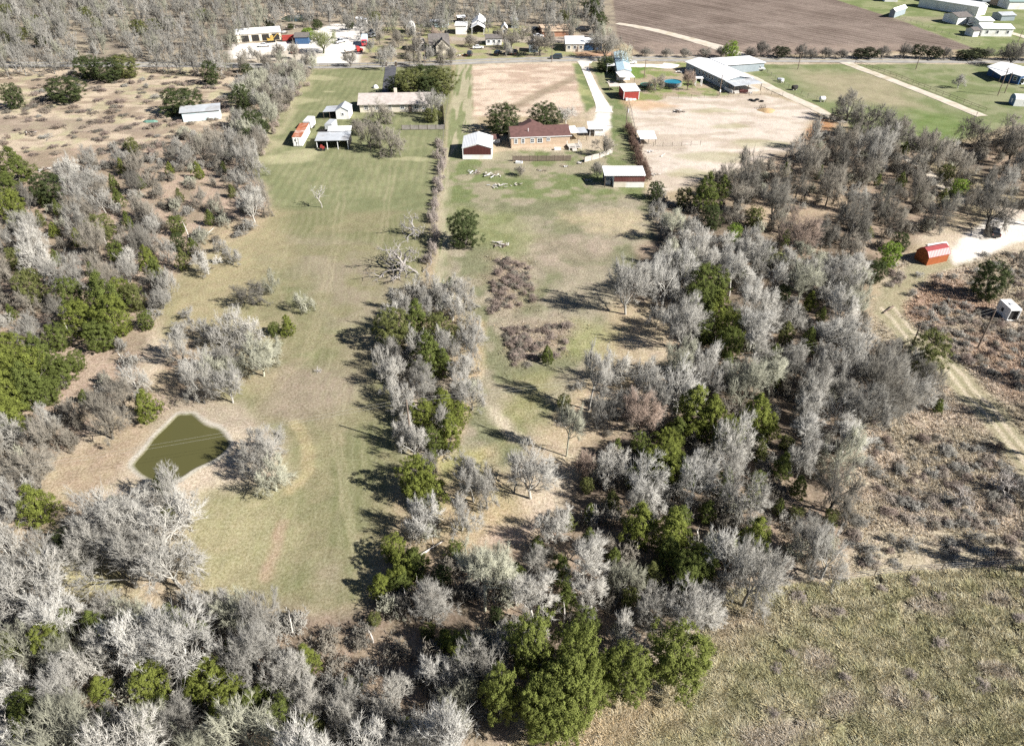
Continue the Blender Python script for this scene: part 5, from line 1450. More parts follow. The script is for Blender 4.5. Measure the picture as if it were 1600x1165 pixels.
# ---------------------------------------------------------------- planting
SHAPES['shrub'] = [bare_variant(s, 1.15, trunk=.12, stems=6, limbs=6, kids=(5,4,3), spread=1.1, crook=.3, up=.15, height=2.0, width=2.8) for s in (101, 102, 103, 104)]
REF = {'round_cedar': (8, 6), 'cedar': (8, 6), 'live_oak': (8, 6), 'leafing': (8, 6), 'snag': (10, 2), 'shrub': (2, 2.8)}
def plant(kind, name, x, y, w, h, col, rng, label, cat, group, tcol=None):
    tr, cr, _ = SHAPES[kind][rng.integers(len(SHAPES[kind]))]
    H0, W0 = REF.get(kind, (10.0, 8.0))
    r = root(name, label, cat, (x, y, 0), rng.uniform(0, 6.28), group)
    r.scale = (w / W0, w / W0, h / H0)
    for n, me, c in (('trunk' if kind != 'shrub' else 'stems', tr, tcol or col), ('crown' if kind != 'shrub' else 'twigs', cr, col)):
        o = bpy.data.objects.new(n, me); link(o); o.parent = r
        o.color = (*c, 1)
    return r
def inpoly(px, py, poly):
    ins = False
    for i in range(len(poly)):
        (ax, ay), (bx, by) = poly[i], poly[(i + 1) % len(poly)]
        if (ay > py) != (by > py) and px < (bx - ax) * (py - ay) / (by - ay) + ax: ins = not ins
    return ins
def where(px, py):
    return 'at %d%% across, %d%% down' % (round(px / 16), round(py / 11.65))
placed = []                                # x, y, w of everything planted
TREES = []                                 # candidates: dict
PALE, WHITE_, ASH, BROWNISH, MOSSY, DARKG, REDDISH = (.41,.392,.35), (.48,.463,.42), (.315,.30,.265), (.24,.217,.178), (.355,.35,.27), (.195,.182,.155), (.33,.255,.205)
TONE = {PALE: 'pale grey', WHITE_: 'whitish', ASH: 'ash grey', BROWNISH: 'brownish', MOSSY: 'mossy grey', DARKG: 'dark grey', REDDISH: 'reddish'}
TONE2 = {k: v for k, v in TONE.items()}
def cand(kind, cpx, cpy, w, h, tone, region, front=False):
    p = G(cpx, cpy, h * .58)
    TREES.append(dict(kind=kind, x=p.x, y=p.y, w=w, h=h, tone=tone, region=region, px=cpx, py=cpy, size=w / mpp(cpy, h * .58), front=front))
    placed.append((p.x, p.y, w))

# --- evergreen trees: centre of the crown in the photo, its width in photo pixels, how tall for its width
BRIGHT, MIDG, DARK_, OLIVE_, LIME = (.165,.188,.042), (.118,.142,.038), (.066,.084,.032), (.140,.150,.052), (.20,.28,.05)
CTONE = {BRIGHT: 'bright green', MIDG: 'mid green', DARK_: 'dark green', OLIVE_: 'olive green', LIME: 'fresh light green'}
EVER = [
 # upper left scrub
 (20,258,46,MIDG,'by the left edge scrub'),(4,288,36,MIDG,'by the left edge scrub'),(72,290,44,DARK_,'by the left edge scrub'),(15,318,36,BRIGHT,'by the left edge scrub'),
 (100,136,50,DARK_,'in the tan scrub field'),(17,146,28,DARK_,'in the tan scrub field'),(134,101,36,DARK_,'at the top of the scrub field'),(166,105,42,DARK_,'at the top of the scrub field'),(192,100,38,OLIVE_,'at the top of the scrub field'),
 (280,154,54,DARK_,'beside the pale aqua shed'),(327,110,25,DARK_,'at the top of the scrub field'),(385,108,17,DARK_,'at the top of the scrub field'),(376,148,28,DARK_,'along the lawn boundary'),(394,190,32,DARK_,'along the lawn boundary'),(386,213,24,DARK_,'along the lawn boundary'),(428,155,14,DARK_,'along the lawn boundary'),(412,197,15,DARK_,'along the lawn boundary'),(205,225,18,OLIVE_,'in the tan scrub field'),
 # left woods
 (155,350,36,OLIVE_,'in the left woods'),(180,390,24,MIDG,'in the left woods'),(230,404,28,BRIGHT,'in the left woods'),(243,424,26,MIDG,'in the left woods'),(275,348,24,MIDG,'in the left woods'),(300,385,17,MIDG,'in the left woods'),(277,375,20,DARK_,'in the left woods'),(105,456,38,MIDG,'in the left woods'),(160,462,50,MIDG,'in the left woods'),(186,452,32,BRIGHT,'in the left woods'),(172,488,48,BRIGHT,'in the left woods'),(122,492,40,BRIGHT,'in the left woods'),(152,520,42,MIDG,'in the left woods'),(206,460,30,OLIVE_,'in the left woods'),(226,497,22,MIDG,'in the left woods'),(86,522,34,MIDG,'in the left woods'),(44,442,38,OLIVE_,'in the left woods'),(60,300,24,OLIVE_,'in the left woods'),(20,400,26,OLIVE_,'in the left woods'),
 (10,545,50,BRIGHT,'in the green grove at left edge'),(28,570,60,BRIGHT,'in the green grove at left edge'),(62,556,44,MIDG,'in the green grove at left edge'),(8,605,52,BRIGHT,'in the green grove at left edge'),(42,600,50,MIDG,'in the green grove at left edge'),(16,645,44,BRIGHT,'in the green grove at left edge'),(68,606,38,MIDG,'in the green grove at left edge'),(92,575,40,MIDG,'in the green grove at left edge'),(118,560,24,MIDG,'in the green grove at left edge'),
 (228,632,36,BRIGHT,'just above the pond'),(54,787,50,BRIGHT,'left of the big bare tree'),(254,752,26,BRIGHT,'at the lower tip of the pond'),(100,840,30,DARK_,'shaded by the big bare tree'),(176,785,18,MIDG,'inside the big bare clump'),(262,800,22,OLIVE_,'inside the big bare clump'),
 (428,512,17,MIDG,'at the island of oaks'),(449,508,22,BRIGHT,'at the island of oaks'),
 # pasture
 (725,352,46,DARK_,'standing alone in the pasture'),(855,553,20,MIDG,'in the brown brush patch'),(703,440,12,MIDG,'at the top of hedgerow'),(1025,295,23,DARK_,'at the corner of the barn'),
 # hedgerow
 (614,508,52,OLIVE_,'in the central hedgerow'),(650,500,44,MIDG,'in the central hedgerow'),(682,506,36,OLIVE_,'in the central hedgerow'),(707,520,26,OLIVE_,'in the central hedgerow'),(668,552,46,MIDG,'in the central hedgerow'),(692,566,32,MIDG,'in the central hedgerow'),(660,645,38,BRIGHT,'in the central hedgerow'),(692,632,40,BRIGHT,'in the central hedgerow'),(715,642,32,BRIGHT,'in the central hedgerow'),(702,672,40,BRIGHT,'in the central hedgerow'),(678,682,32,MIDG,'in the central hedgerow'),(675,714,18,MIDG,'in the central hedgerow'),(648,740,52,BRIGHT,'in the central hedgerow'),(672,762,44,BRIGHT,'in the central hedgerow'),(614,852,36,BRIGHT,'in the central hedgerow'),(632,880,44,BRIGHT,'in the central hedgerow'),(712,857,26,MIDG,'in the central hedgerow'),(595,914,36,BRIGHT,'at the foot of the hedgerow'),(625,905,38,MIDG,'at the foot of the hedgerow'),(648,880,44,MIDG,'at the foot of the hedgerow'),(690,898,30,DARK_,'at the foot of the hedgerow'),
 # bottom woods
 (668,985,24,OLIVE_,'in the bottom woods'),(716,1008,44,BRIGHT,'in the bottom woods'),(694,998,28,MIDG,'in the bottom woods'),(546,1072,28,BRIGHT,'in the bottom woods'),(436,1105,42,MIDG,'in the bottom woods'),(410,1082,30,MIDG,'in the bottom woods'),(482,1136,42,OLIVE_,'in the bottom woods'),(632,1142,40,MIDG,'in the bottom woods'),(9,1006,34,BRIGHT,'in the bottom left woods'),(72,996,46,BRIGHT,'in the bottom left woods'),(106,968,34,MIDG,'in the bottom left woods'),(148,978,40,MIDG,'in the bottom left woods'),(266,968,48,BRIGHT,'in the bottom left woods'),(250,966,28,BRIGHT,'in the bottom left woods'),(316,984,30,MIDG,'in the bottom left woods'),(230,1060,52,BRIGHT,'in the bottom left woods'),(247,1090,24,MIDG,'in the bottom left woods'),(326,1058,56,BRIGHT,'in the bottom left woods'),(356,1076,44,BRIGHT,'in the bottom left woods'),(390,1092,36,MIDG,'in the bottom left woods'),(308,1078,32,BRIGHT,'in the bottom left woods'),(36,1098,42,MIDG,'in the bottom left woods'),(30,1130,36,MIDG,'in the bottom left woods'),(56,1116,18,MIDG,'in the bottom left woods'),(160,1116,22,BRIGHT,'in the bottom left woods'),(134,1140,24,MIDG,'in the bottom left woods'),(146,1016,24,MIDG,'in the bottom left woods'),
 # middle woods
 (881,626,22,OLIVE_,'at the edge of the creek woods'),(1086,640,58,BRIGHT,'in the creek woods'),(1112,652,46,BRIGHT,'in the creek woods'),(1142,672,42,BRIGHT,'in the creek woods'),(1182,652,52,BRIGHT,'in the creek woods'),(1058,672,34,MIDG,'in the creek woods'),(1044,692,44,BRIGHT,'in the creek woods'),(1040,722,60,BRIGHT,'in the creek woods'),(1062,735,44,MIDG,'in the creek woods'),(1016,716,42,MIDG,'in the creek woods'),(990,744,28,MIDG,'in the creek woods'),(1000,818,50,BRIGHT,'in the creek woods'),(1050,830,52,BRIGHT,'in the creek woods'),(1062,815,40,MIDG,'in the creek woods'),(1186,746,24,MIDG,'in the creek woods'),(922,800,22,MIDG,'in the creek woods'),(1046,862,42,MIDG,'in the creek woods'),(1092,868,38,MIDG,'in the creek woods'),(1182,836,48,BRIGHT,'in the creek woods'),(918,756,20,OLIVE_,'in the creek woods'),(1000,690,28,MIDG,'in the creek woods'),
 (1110,440,56,MIDG,'in the upper creek woods'),(1100,466,48,MIDG,'in the upper creek woods'),(1122,482,42,BRIGHT,'in the upper creek woods'),(1142,506,40,BRIGHT,'in the upper creek woods'),(1104,516,30,MIDG,'in the upper creek woods'),(1142,532,38,MIDG,'in the upper creek woods'),(1148,361,22,LIME,'among bare trees'),(1112,336,30,DARK_,'among bare trees'),(1225,456,22,DARK_,'among bare trees'),(1370,421,28,DARK_,'left of the orange barn shed'),(1408,375,24,DARK_,'behind the orange barn shed'),(1392,394,30,LIME,'left of the orange barn shed'),(1551,432,46,DARK_,'in the right scrub'),(1454,546,54,OLIVE_,'beside the scrub track'),(1467,633,17,MIDG,'beside the scrub track'),(1204,665,30,BRIGHT,'in the creek woods'),(1070,305,26,OLIVE_,'among bare trees'),(1104,300,38,MIDG,'among bare trees'),(1130,292,26,MIDG,'among bare trees'),(1180,335,26,OLIVE_,'among bare trees'),(1500,290,24,LIME,'among bare trees'),(1480,268,22,OLIVE_,'among bare trees'),(1245,800,22,OLIVE_,'in the creek woods'),(1230,690,20,OLIVE_,'in the creek woods'),(1300,805,22,OLIVE_,'in the creek woods'),
 (915,970,40,MIDG,'in the bottom woods'),(985,930,26,OLIVE_,'in the bottom woods'),(1076,892,50,MIDG,'in the creek woods'),(1102,882,40,MIDG,'in the creek woods'),(808,892,26,MIDG,'in the bottom woods'),
 (500,1140,24,OLIVE_,'in the bottom woods'),(360,1010,22,MIDG,'in the bottom left woods'),(585,965,20,OLIVE_,'in the bottom woods'),(775,960,22,DARK_,'in the bottom woods'),(840,850,24,MIDG,'in the creek woods'),(960,870,26,MIDG,'in the creek woods'),
]
BIG = [(832,1012,64,11),(902,1030,66,10),(884,1088,84,10),(912,1078,60,9),(842,1104,58,9),(866,1122,72,7),(782,1085,50,9),(980,1050,66,8),(948,1052,40,7),(1062,1026,88,8)]
HOUSE_OAKS = [(640,130,48,OLIVE_),(664,122,48,DARK_),(690,128,46,OLIVE_),(620,134,36,DARK_),(668,135,40,DARK_),(785,186,52,DARK_),(850,183,50,DARK_),(1143,80,23,LIME),(946,100,28,DARK_),(674,180,26,OLIVE_)]
erng = np.random.default_rng(5); GREENS = []
for i, (px, py, wp, tone, reg) in enumerate(EVER):
    w = wp * mpp(py, 3.0) * 1.28
    h = np.clip(w * erng.uniform(1.15, 1.5), 1.8, 9.5)
    p = G(px, py, h * .5)
    sz = 'small' if w < 2.6 else ('medium' if w < 4.4 else 'large')
    kd = 'round_cedar' if (tone in (OLIVE_, DARK_, LIME) or erng.uniform() < .45) else 'cedar'
    if kd != 'cedar': h *= .80; w *= .84
    else: w *= .94
    plant(kd, 'cedar_tree', p.x, p.y, w, h, tone, erng, '%s %s cedar %s, %s' % (sz, CTONE[tone], reg, where(px, py)) if reg else '', 'evergreen tree', 'evergreen trees', (.20,.17,.15))
    placed.append((p.x, p.y, w * 1.0)); GREENS.append((px, py, wp))
for i, (px, py, wp, h) in enumerate(BIG):
    p = G(px, py, h * .55); w = wp * mpp(py, h * .55) * 1.12
    plant('live_oak', 'live_oak', p.x, p.y, w, h, (.155,.178,.045), erng, 'tall leafy oak at the lower wood edge, ' + where(px, py), 'evergreen tree', 'leafy oaks at the lower wood edge', (.34,.32,.29))
    placed.append((p.x, p.y, w))
for px, py, wp, tone in HOUSE_OAKS:
    w = wp * mpp(py, 3.0) * 1.1; h = w * (.72 if tone != LIME else 1.1); p = G(px, py, h * .5)
    lab = 'fresh light green leafing tree beside the road and farm track' if tone == LIME else ('%s garden oak near the houses, ' % CTONE[tone]) + where(px, py)
    plant('round_cedar', 'live_oak', p.x, p.y, w * .9, h, tone, erng, lab, 'evergreen tree', 'garden oaks', (.2,.17,.15))
    placed.append((p.x, p.y, w))

# small cedars scattered through the woods
SMALL = [([(880,760),(960,700),(1060,610),(1180,620),(1300,720),(1260,850),(1110,900),(960,960),(860,940)], 16, 'in the creek woods'), ([(1060,420),(1200,400),(1320,470),(1290,600),(1100,600)], 10, 'in the upper creek woods'), ([(0,980),(280,960),(420,970),(680,960),(760,1040),(680,1150),(0,1160)], 5, 'in the bottom woods'), ([(0,340),(180,260),(380,240),(400,340),(250,450),(190,600),(60,720),(0,720)], 20, 'in the left woods'), ([(1070,300),(1230,260),(1400,230),(1560,240),(1450,330),(1360,410),(1200,370)], 10, 'in the upper right woods')]
for poly, n, reg in SMALL:
    P = GP(poly, 1.5); xs, ys = [p[0] for p in P], [p[1] for p in P]; got = 0
    while got < n:
        x, y = erng.uniform(min(xs), max(xs)), erng.uniform(min(ys), max(ys))
        px, py = PJ(x, y, 1.5)
        if not inpoly(px, py, poly) or any(math.hypot(px - a, py - b) < .6 * c + 14 for a, b, c in GREENS): continue
        got += 1
        w = erng.uniform(1.9, 3.4); h = w * erng.uniform(1.2, 1.7); tone = (BRIGHT, MIDG, MIDG, OLIVE_)[erng.integers(4)]
        plant('cedar', 'cedar_tree', x, y, w, h, tone, erng, 'little %s cedar %s, %s' % (CTONE[tone], reg, where(px, py)), 'evergreen tree', 'evergreen trees', (.20,.17,.15))
        placed.append((x, y, w)); GREENS.append((px, py, w / mpp(py, 1.5)))

# --- leafless trees named one by one: centre, width (photo px), height (m)
SOLO = [
 ('brush',178,800,125,9,PALE,'in the big clump below the pond'),('oak',238,822,135,10,PALE,'in the big clump below the pond'),('vase',190,872,125,9,ASH,'in the big clump below the pond'),('oak',262,872,100,9,PALE,'in the big clump below the pond'),('brush',135,850,90,7,ASH,'in the big clump below the pond'),('vase',262,760,70,8,PALE,'in the big clump below the pond'),
 ('vase',412,690,66,7,PALE,'right of the pond'),('oak',424,738,62,6,MOSSY,'right of the pond'),('vase',398,716,56,6,ASH,'right of the pond'),
 ('oak',40,920,120,9,PALE,'at the left edge clearing'),('vase',80,955,80,8,WHITE_,'at the left edge clearing'),('brush',165,945,58,5,ASH,'in the bottom left woods'),('vase',200,1000,100,10,WHITE_,'in the bottom left woods'),
 ('oak',1310,756,84,9,DARKG,'alone at the edge of right scrub'),('vase',983,440,66,12,PALE,'beside the pasture'),('tall',755,900,92,11,MOSSY,'in the bottom woods'),
 ('oak',575,205,44,9,BROWNISH,'beside the tin barn'),('oak',610,212,48,9,BROWNISH,'beside the tin barn'),('oak',590,172,44,8,BROWNISH,'in front of the grey roofed house'),('vase',672,158,42,8,ASH,'in front of the grey roofed house'),('brush',560,196,30,5,BROWNISH,'beside the tin barn'),
 ('tall',925,585,56,12,PALE,'at the creek edge'),('vase',1004,640,66,8,REDDISH,'at the creek edge'),('brush',915,722,36,6,REDDISH,'in the creek woods'),('vase',1250,362,70,10,REDDISH,'among the upper right woods'),
 ('vase',1501,125,22,5,PALE,'alone on the right lawn'),('oak',1332,160,52,10,DARKG,'at the corner of the right lawn'),('oak',1366,178,58,10,DARKG,'at the corner of the right lawn'),('oak',1408,196,62,10,DARKG,'at the corner of the right lawn'),('oak',1350,215,52,9,ASH,'at the corner of the right lawn'),('oak',1540,205,70,10,BROWNISH,'at the right lawn'),('oak',1580,205,60,10,BROWNISH,'at the right lawn'),
 ('vase',502,62,44,9,(.24,.26,.12),'in the gravel yard'),('vase',546,90,24,6,BROWNISH,'beside the road at the gravel yard'),
 ('oak',390,455,50,5,DARKG,'in the left clearing'),('oak',476,468,36,4,MOSSY,'in the left clearing'),('oak',420,438,28,5,MOSSY,'in the left clearing'),('vase',320,408,42,5,PALE,'in the left clearing'),('vase',360,398,34,4,ASH,'in the left clearing'),('oak',345,380,24,3.5,ASH,'in the left clearing'),('shrub',282,510,28,2.2,ASH,'in the left clearing'),('shrub',292,488,24,2,ASH,'in the left clearing'),
 ('vase',885,178,34,5,PALE,'behind the brick house'),('vase',945,225,36,6,BROWNISH,'near the picket fence'),('oak',1026,125,28,6,BROWNISH,'in the yard by the pool'),('vase',1077,122,22,7,REDDISH,'in the yard by the pool'),('brush',935,262,24,4.5,DARKG,'left of the barn'),('brush',812,265,18,3,BROWNISH,'below the picket fence'),
 ('tall',738,745,62,8,PALE,'in the middle clearing'),('oak',760,760,50,7,ASH,'in the middle clearing'),('vase',830,735,84,9,PALE,'in the middle clearing'),('tall',888,665,44,10,MOSSY,'at the creek edge'),('oak',655,800,64,8,WHITE_,'in the central hedgerow'),('vase',720,800,60,6,PALE,'in the middle clearing'),
 ('vase',706,475,40,6,PALE,'in the central hedgerow'),('vase',672,478,32,5,PALE,'in the central hedgerow'),('oak',700,540,46,7,ASH,'in the central hedgerow'),('oak',614,572,46,7,PALE,'in the central hedgerow'),('vase',725,575,48,6,PALE,'in the central hedgerow'),('oak',660,600,50,7,ASH,'in the central hedgerow'),('vase',645,685,46,6,PALE,'in the central hedgerow'),('vase',690,650,34,6,PALE,'in the central hedgerow'),('oak',665,715,40,6,ASH,'in the central hedgerow'),
 ('vase',845,66,42,9,BROWNISH,'beside the small blue grey cottage'),('oak',645,70,36,8,BROWNISH,'beside the old dark roofed house'),('vase',945,68,44,10,DARKG,'right of the broad white roofed house'),('vase',680,55,40,7,REDDISH,'behind the old dark roofed house'),('vase',1586,80,36,10,DARKG,'at the right end of roadside hedge'),('brush',735,62,24,5,BROWNISH,'in the far yard'),('vase',800,60,34,7,BROWNISH,'in the far yard'),('brush',1455,1090,1,2,ASH,''),
]
for kind, px, py, wp, h, tone, reg in SOLO:
    if not reg: continue
    w = wp * mpp(py, h * .55) * 1.15
    if kind == 'shrub': w = max(w, 2.5)
    cand('vase' if kind == 'shrub' else kind, px, py, w, h, tone, reg, True)

# --- leafless woods filled in: area in the photo, spacing factor, crown widths, tones
WOODS = [
 ([(-30,960),(60,935),(140,975),(250,955),(330,935),(425,950),(470,975),(560,965),(600,935),(680,930),(760,950),(830,970),(850,1040),(770,1080),(740,1130),(720,1180),(-30,1190)], .56, (5,9.5), (PALE,WHITE_,PALE,ASH,MOSSY), 'in the bottom woods', ('vase','vase','oak','brush')),
 ([(610,470),(650,440),(720,440),(740,500),(745,600),(690,720),(700,760),(660,870),(600,930),(640,800),(630,700),(620,620),(590,580)], .72, (4,6.5), (PALE,ASH,PALE), 'in the central hedgerow', ('vase','oak')),
 ([(690,880),(760,870),(830,880),(880,800),(900,740),(960,700),(1010,660),(1050,600),(1060,500),(1040,440),(1040,350),(1100,340),(1200,380),(1345,420),(1355,560),(1325,690),(1250,740),(1280,830),(1325,860),(1130,915),(1090,965),(960,990),(830,960),(700,930)], .53, (5,8.5), (PALE,WHITE_,PALE,ASH,MOSSY,PALE), 'in the creek woods', ('vase','oak','oak','tall')),
 ([(965,430),(1050,410),(1060,520),(1050,600),(960,640),(900,640),(910,590),(960,560),(1000,560)], .72, (4.5,7), (PALE,ASH,PALE), 'at the creek edge', ('vase','oak')),
 ([(1060,300),(1130,262),(1230,245),(1290,185),(1330,160),(1440,200),(1500,235),(1640,195),(1640,330),(1560,330),(1490,320),(1410,395),(1350,425),(1200,380),(1080,335)], .84, (6,10), (BROWNISH,DARKG,ASH,DARKG,BROWNISH), 'in the upper right woods', ('vase','oak','oak')),
 ([(-30,310),(60,300),(110,250),(180,232),(250,215),(300,190),(370,195),(395,262),(435,315),(405,355),(320,385),(260,440),(225,520),(215,560),(240,600),(190,615),(130,680),(60,720),(-30,770)], .76, (4.5,8.5), (PALE,ASH,ASH,BROWNISH,BROWNISH,DARKG), 'in the left woods', ('vase','oak','brush')),
 ([(280,520),(330,500),(380,490),(440,525),(400,570),(360,600),(310,600),(270,560)], .66, (4.5,7), (PALE,ASH,MOSSY), 'in the island of oaks', ('oak','vase')),
 ([(1340,570),(1400,545),(1465,580),(1450,625),(1360,632)], .5, (5,8), (ASH,PALE,DARKG), 'in the clump beside the scrub track', ('brush','vase')),
 ([(360,200),(372,130),(420,105),(490,92),(462,130),(420,185),(392,235)], .6, (4,6.5), (ASH,BROWNISH,MOSSY), 'along the lawn boundary', ('vase','brush')),
 ([(-30,840),(20,740),(40,760),(20,830),(60,880),(-30,930)], .55, (5,8), (PALE,ASH), 'by the left edge below the grove', ('vase','oak')),
 ([(1540,640),(1640,650),(1640,800),(1560,760)], 1.9, (4,6), (PALE,ASH), 'in the right scrub', ('vase','oak')),
 ([(1500,430),(1600,400),(1640,440),(1600,450),(1540,460)], 1.6, (4,6), (ASH,DARKG), 'in the right scrub', ('vase',)),
 ([(560,60),(640,48),(720,62),(700,90),(640,92),(600,94)], 1.35, (4,6.5), (BROWNISH,ASH,BROWNISH), 'in the yards across the road', ('vase','brush')),
 ([(380,80),(480,72),(500,90),(470,98),(370,100)], 1.3, (4,6), (BROWNISH,ASH,MOSSY), 'beside the gravel yard', ('vase','brush')),
 ([(930,40),(950,50),(985,88),(950,92),(925,70)], 1.0, (5,8), (DARKG,ASH,MOSSY), 'at the corner of ploughed land', ('oak','vase')),
 ([(760,50),(940,45),(930,62),(870,70),(790,72)], 1.5, (4,7), (ASH,BROWNISH), 'in the yards across the road', ('vase','oak')),
 ([(1640,560),(1760,560),(1780,860),(1650,870)], 1.4, (6,8), (ASH,PALE), 'beyond the right edge', ('oak','vase')),
]
CLEAR = [(1275,318,95),(1225,405,52),(1490,292,60),(1445,258,55),(1340,290,50),(770,835,90),(700,745,40),(95,325,80),(160,262,60),(70,380,40),(225,565,50),(300,470,60),(130,430,36),(255,330,40),(60,480,36),(905,640,50),(1060,360,26),(1010,500,30),(860,790,40),(1240,590,36),(1170,560,26),(1330,500,30),(600,1000,40),(120,1050,40),(180,1020,26),(420,1040,30),(760,1010,40),(560,1110,30),(1400,330,40),(1180,290,26),(520,72,46),(505,90,54),(530,92,40),(962,90,90),(1545,350,80),(1592,335,70),(1480,395,40),(350,300,40),(250,270,50),(20,360,40),(130,320,50),(40,690,30),(200,300,34),(130,385,36),(210,440,26),(150,590,34),(100,660,30),(30,480,30),(540,55,40),(560,50,30)]
def fill(poly, sf, wr, tones, region, kinds, seed, tries=9000, cap=400):
    rng = np.random.default_rng(seed)
    P = GP(poly, 4.0)
    xs, ys = [p[0] for p in P], [p[1] for p in P]
    fails = n = 0
    arr = np.array(placed) if placed else np.zeros((0, 3))
    while fails < 620 and n < cap and tries:
        tries -= 1
        x, y = rng.uniform(min(xs), max(xs)), rng.uniform(min(ys), max(ys))
        px, py = PJ(x, y, 4.0)
        if not inpoly(px, py, poly): continue
        w = rng.uniform(*wr)
        h = np.clip(w * rng.uniform(.95, 1.35), 4.5, 12)
        p = G(px, py, h * .58); wpx = w / mpp(py, 4.0)
        if region != 'far' and vnoise(np.array([x]), np.array([y]), 15.0, 60, 2)[0] < (.385 if 'left' in region and 'bottom' not in region else (.22 if 'bottom' in region else .34)): continue
        if any(math.hypot(px - a, (py - b) * 1.5) < .5 * c + .1 * wpx for a, b, c in CLEAR) and rng.uniform() < .93: continue
        if any(math.hypot(px - a, py - b) < .5 * c + .34 * wpx for a, b, c in GREENS) and rng.uniform() < .9:
            fails += .3; continue
        if len(arr) and np.any(np.hypot(arr[:, 0] - p.x, arr[:, 1] - p.y) < sf * .5 * (arr[:, 2] + w)):
            fails += 1; continue
        fails = 0; n += 1
        cand(kinds[rng.integers(len(kinds))], px, py, w, h, tones[rng.integers(len(tones))], region)
        arr = np.vstack([arr, [p.x, p.y, w]])
for i, wd in enumerate(WOODS): fill(*wd, seed=200 + i)
# --- the far woods beyond the road
FAR = []
fill_from = len(TREES)
fill([(-700,-110),(930,-110),(938,30),(900,44),(720,34),(600,44),(560,36),(500,20),(430,20),(400,40),(365,48),(360,90),(250,100),(200,95),(80,96),(-300,108)], .60, (6.5,10), (ASH,PALE,ASH,MOSSY,ASH), 'far', ('vase','oak'), 300, 90000, 3400)
FAR = TREES[fill_from:]; del TREES[fill_from:]
TREES.sort(key=lambda t: (not t['front'], -t['size']))
inview = [t for t in TREES if -20 < t['px'] < 1620 and t['py'] < 1190]
outview = [t for t in TREES if not (-20 < t['px'] < 1620 and t['py'] < 1190)]
ONE, REST = inview[:300], inview[300:] + outview
print('bare trees', len(inview), 'individuals', len(ONE), 'rest', len(REST), 'far', len(FAR))
trng = np.random.default_rng(77)
SHAPEWORD = {'vase': 'fan-shaped', 'oak': 'spreading', 'tall': 'tall', 'brush': 'many-stemmed'}
for t in ONE:
    tone = tuple(np.clip(np.array(t['tone']) * trng.uniform(.74, 1.16), 0, .7))
    tn = TONE.get(t['tone'], 'greenish').replace(' grey', '')
    lab = '%s %s tree %s, %s' % (SHAPEWORD[t['kind']], tn, t['region'], where(t['px'], t['py']))
    tc_ = tuple(np.array(tone) * (1.15 if t['tone'] in (PALE, WHITE_, MOSSY) else .6))
    plant(t['kind'], 'bare_tree', t['x'], t['y'], t['w'], t['h'], tone, trng, lab, 'bare tree', 'leafless trees', tc_)

# low undergrowth in the woods
UNDER = []
MAUVE0 = (.28,.225,.19)
urng = np.random.default_rng(123)
for (poly, sf, wr, tones, reg, kinds), n in ((WOODS[0], 150), (WOODS[2], 330), (WOODS[4], 190), (WOODS[5], 260), (WOODS[1], 60)):
    P = GP(poly, 1.0); xs, ys = [p[0] for p in P], [p[1] for p in P]; got = 0
    while got < n:
        x, y = urng.uniform(min(xs), max(xs)), urng.uniform(min(ys), max(ys))
        px, py = PJ(x, y, 1.0)
        if not inpoly(px, py, poly): continue
        got += 1
        if any(math.hypot(px - a, py - b) < .5 * c for a, b, c in GREENS): continue
        UNDER.append(dict(kind='shrub', x=x, y=y, w=urng.uniform(2.2, 4.6), h=urng.uniform(1.2, 3.4), tone=(ASH, BROWNISH, BROWNISH, MOSSY, DARKG)[urng.integers(5)]))
for poly, n, wr, hr2, tones in (([(0,112),(480,106),(460,135),(400,200),(215,255),(0,245)], 260, (2,5), (.4,1.1), ((.30,.25,.20), MAUVE0, BROWNISH)), ([(1400,400),(1640,390),(1640,885),(1330,885),(1330,700),(1345,560),(1370,470)], 420, (1.2,2.8), (.3,.9), ((.36,.31,.26), MAUVE0, BROWNISH, ASH)), ([(765,400),(830,405),(835,480),(765,490)], 60, (1.2,2.4), (.4,.9), (MAUVE0, BROWNISH)), ([(785,510),(890,505),(885,560),(800,570)], 60, (1.2,2.4), (.4,.9), (MAUVE0, BROWNISH))):
    P = GP(poly, .5); xs, ys = [p[0] for p in P], [p[1] for p in P]; got = 0
    while got < n:
        x, y = urng.uniform(min(xs), max(xs)), urng.uniform(min(ys), max(ys))
        px, py = PJ(x, y, .5)
        if not inpoly(px, py, poly) or vnoise(np.array([x]), np.array([y]), 9.0, 61, 2)[0] < .42: continue
        if abs(px - np.interp(py, [400,490,540,590,680,790], [1480,1388,1440,1500,1580,1660])) < 34 and px > 1330: continue
        got += 1
        UNDER.append(dict(kind='shrub', x=x, y=y, w=urng.uniform(*wr), h=urng.uniform(*hr2), tone=tones[urng.integers(len(tones))]))
# woods one cannot count, as one mesh of whole trees
def lod(kind, i, fine):
    lv = SHAPES[kind][i % len(SHAPES[kind])][2]
    parts = [tubes(*lv[0], 4) + (None,), tubes(*lv[1], 3) + (None,)]
    if fine:
        parts.append(tubes(*lv[2], 3) + (None,))
        v, t = spikes(lv[3][0], lv[3][1], lv[3][2] * 1.9); parts.append((v, None, t))
        k = slice(None, None, 2)
        v, t = spikes(lv[4][0][k], lv[4][1][k], lv[4][2][k] * 2.2); parts.append((v, None, t))
    else:
        v, t = spikes(lv[2][0], lv[2][1] + (lv[2][1] - lv[2][0]) * .6, lv[2][2] * 1.6 + .02); parts.append((v, None, t))
        k = slice(None, None, 2)
        v, t = spikes(lv[3][0][k], lv[3][1][k] + (lv[3][1][k] - lv[3][0][k]) * .8, np.full(len(lv[3][0][k]), .055)); parts.append((v, None, t))
    return join(parts)
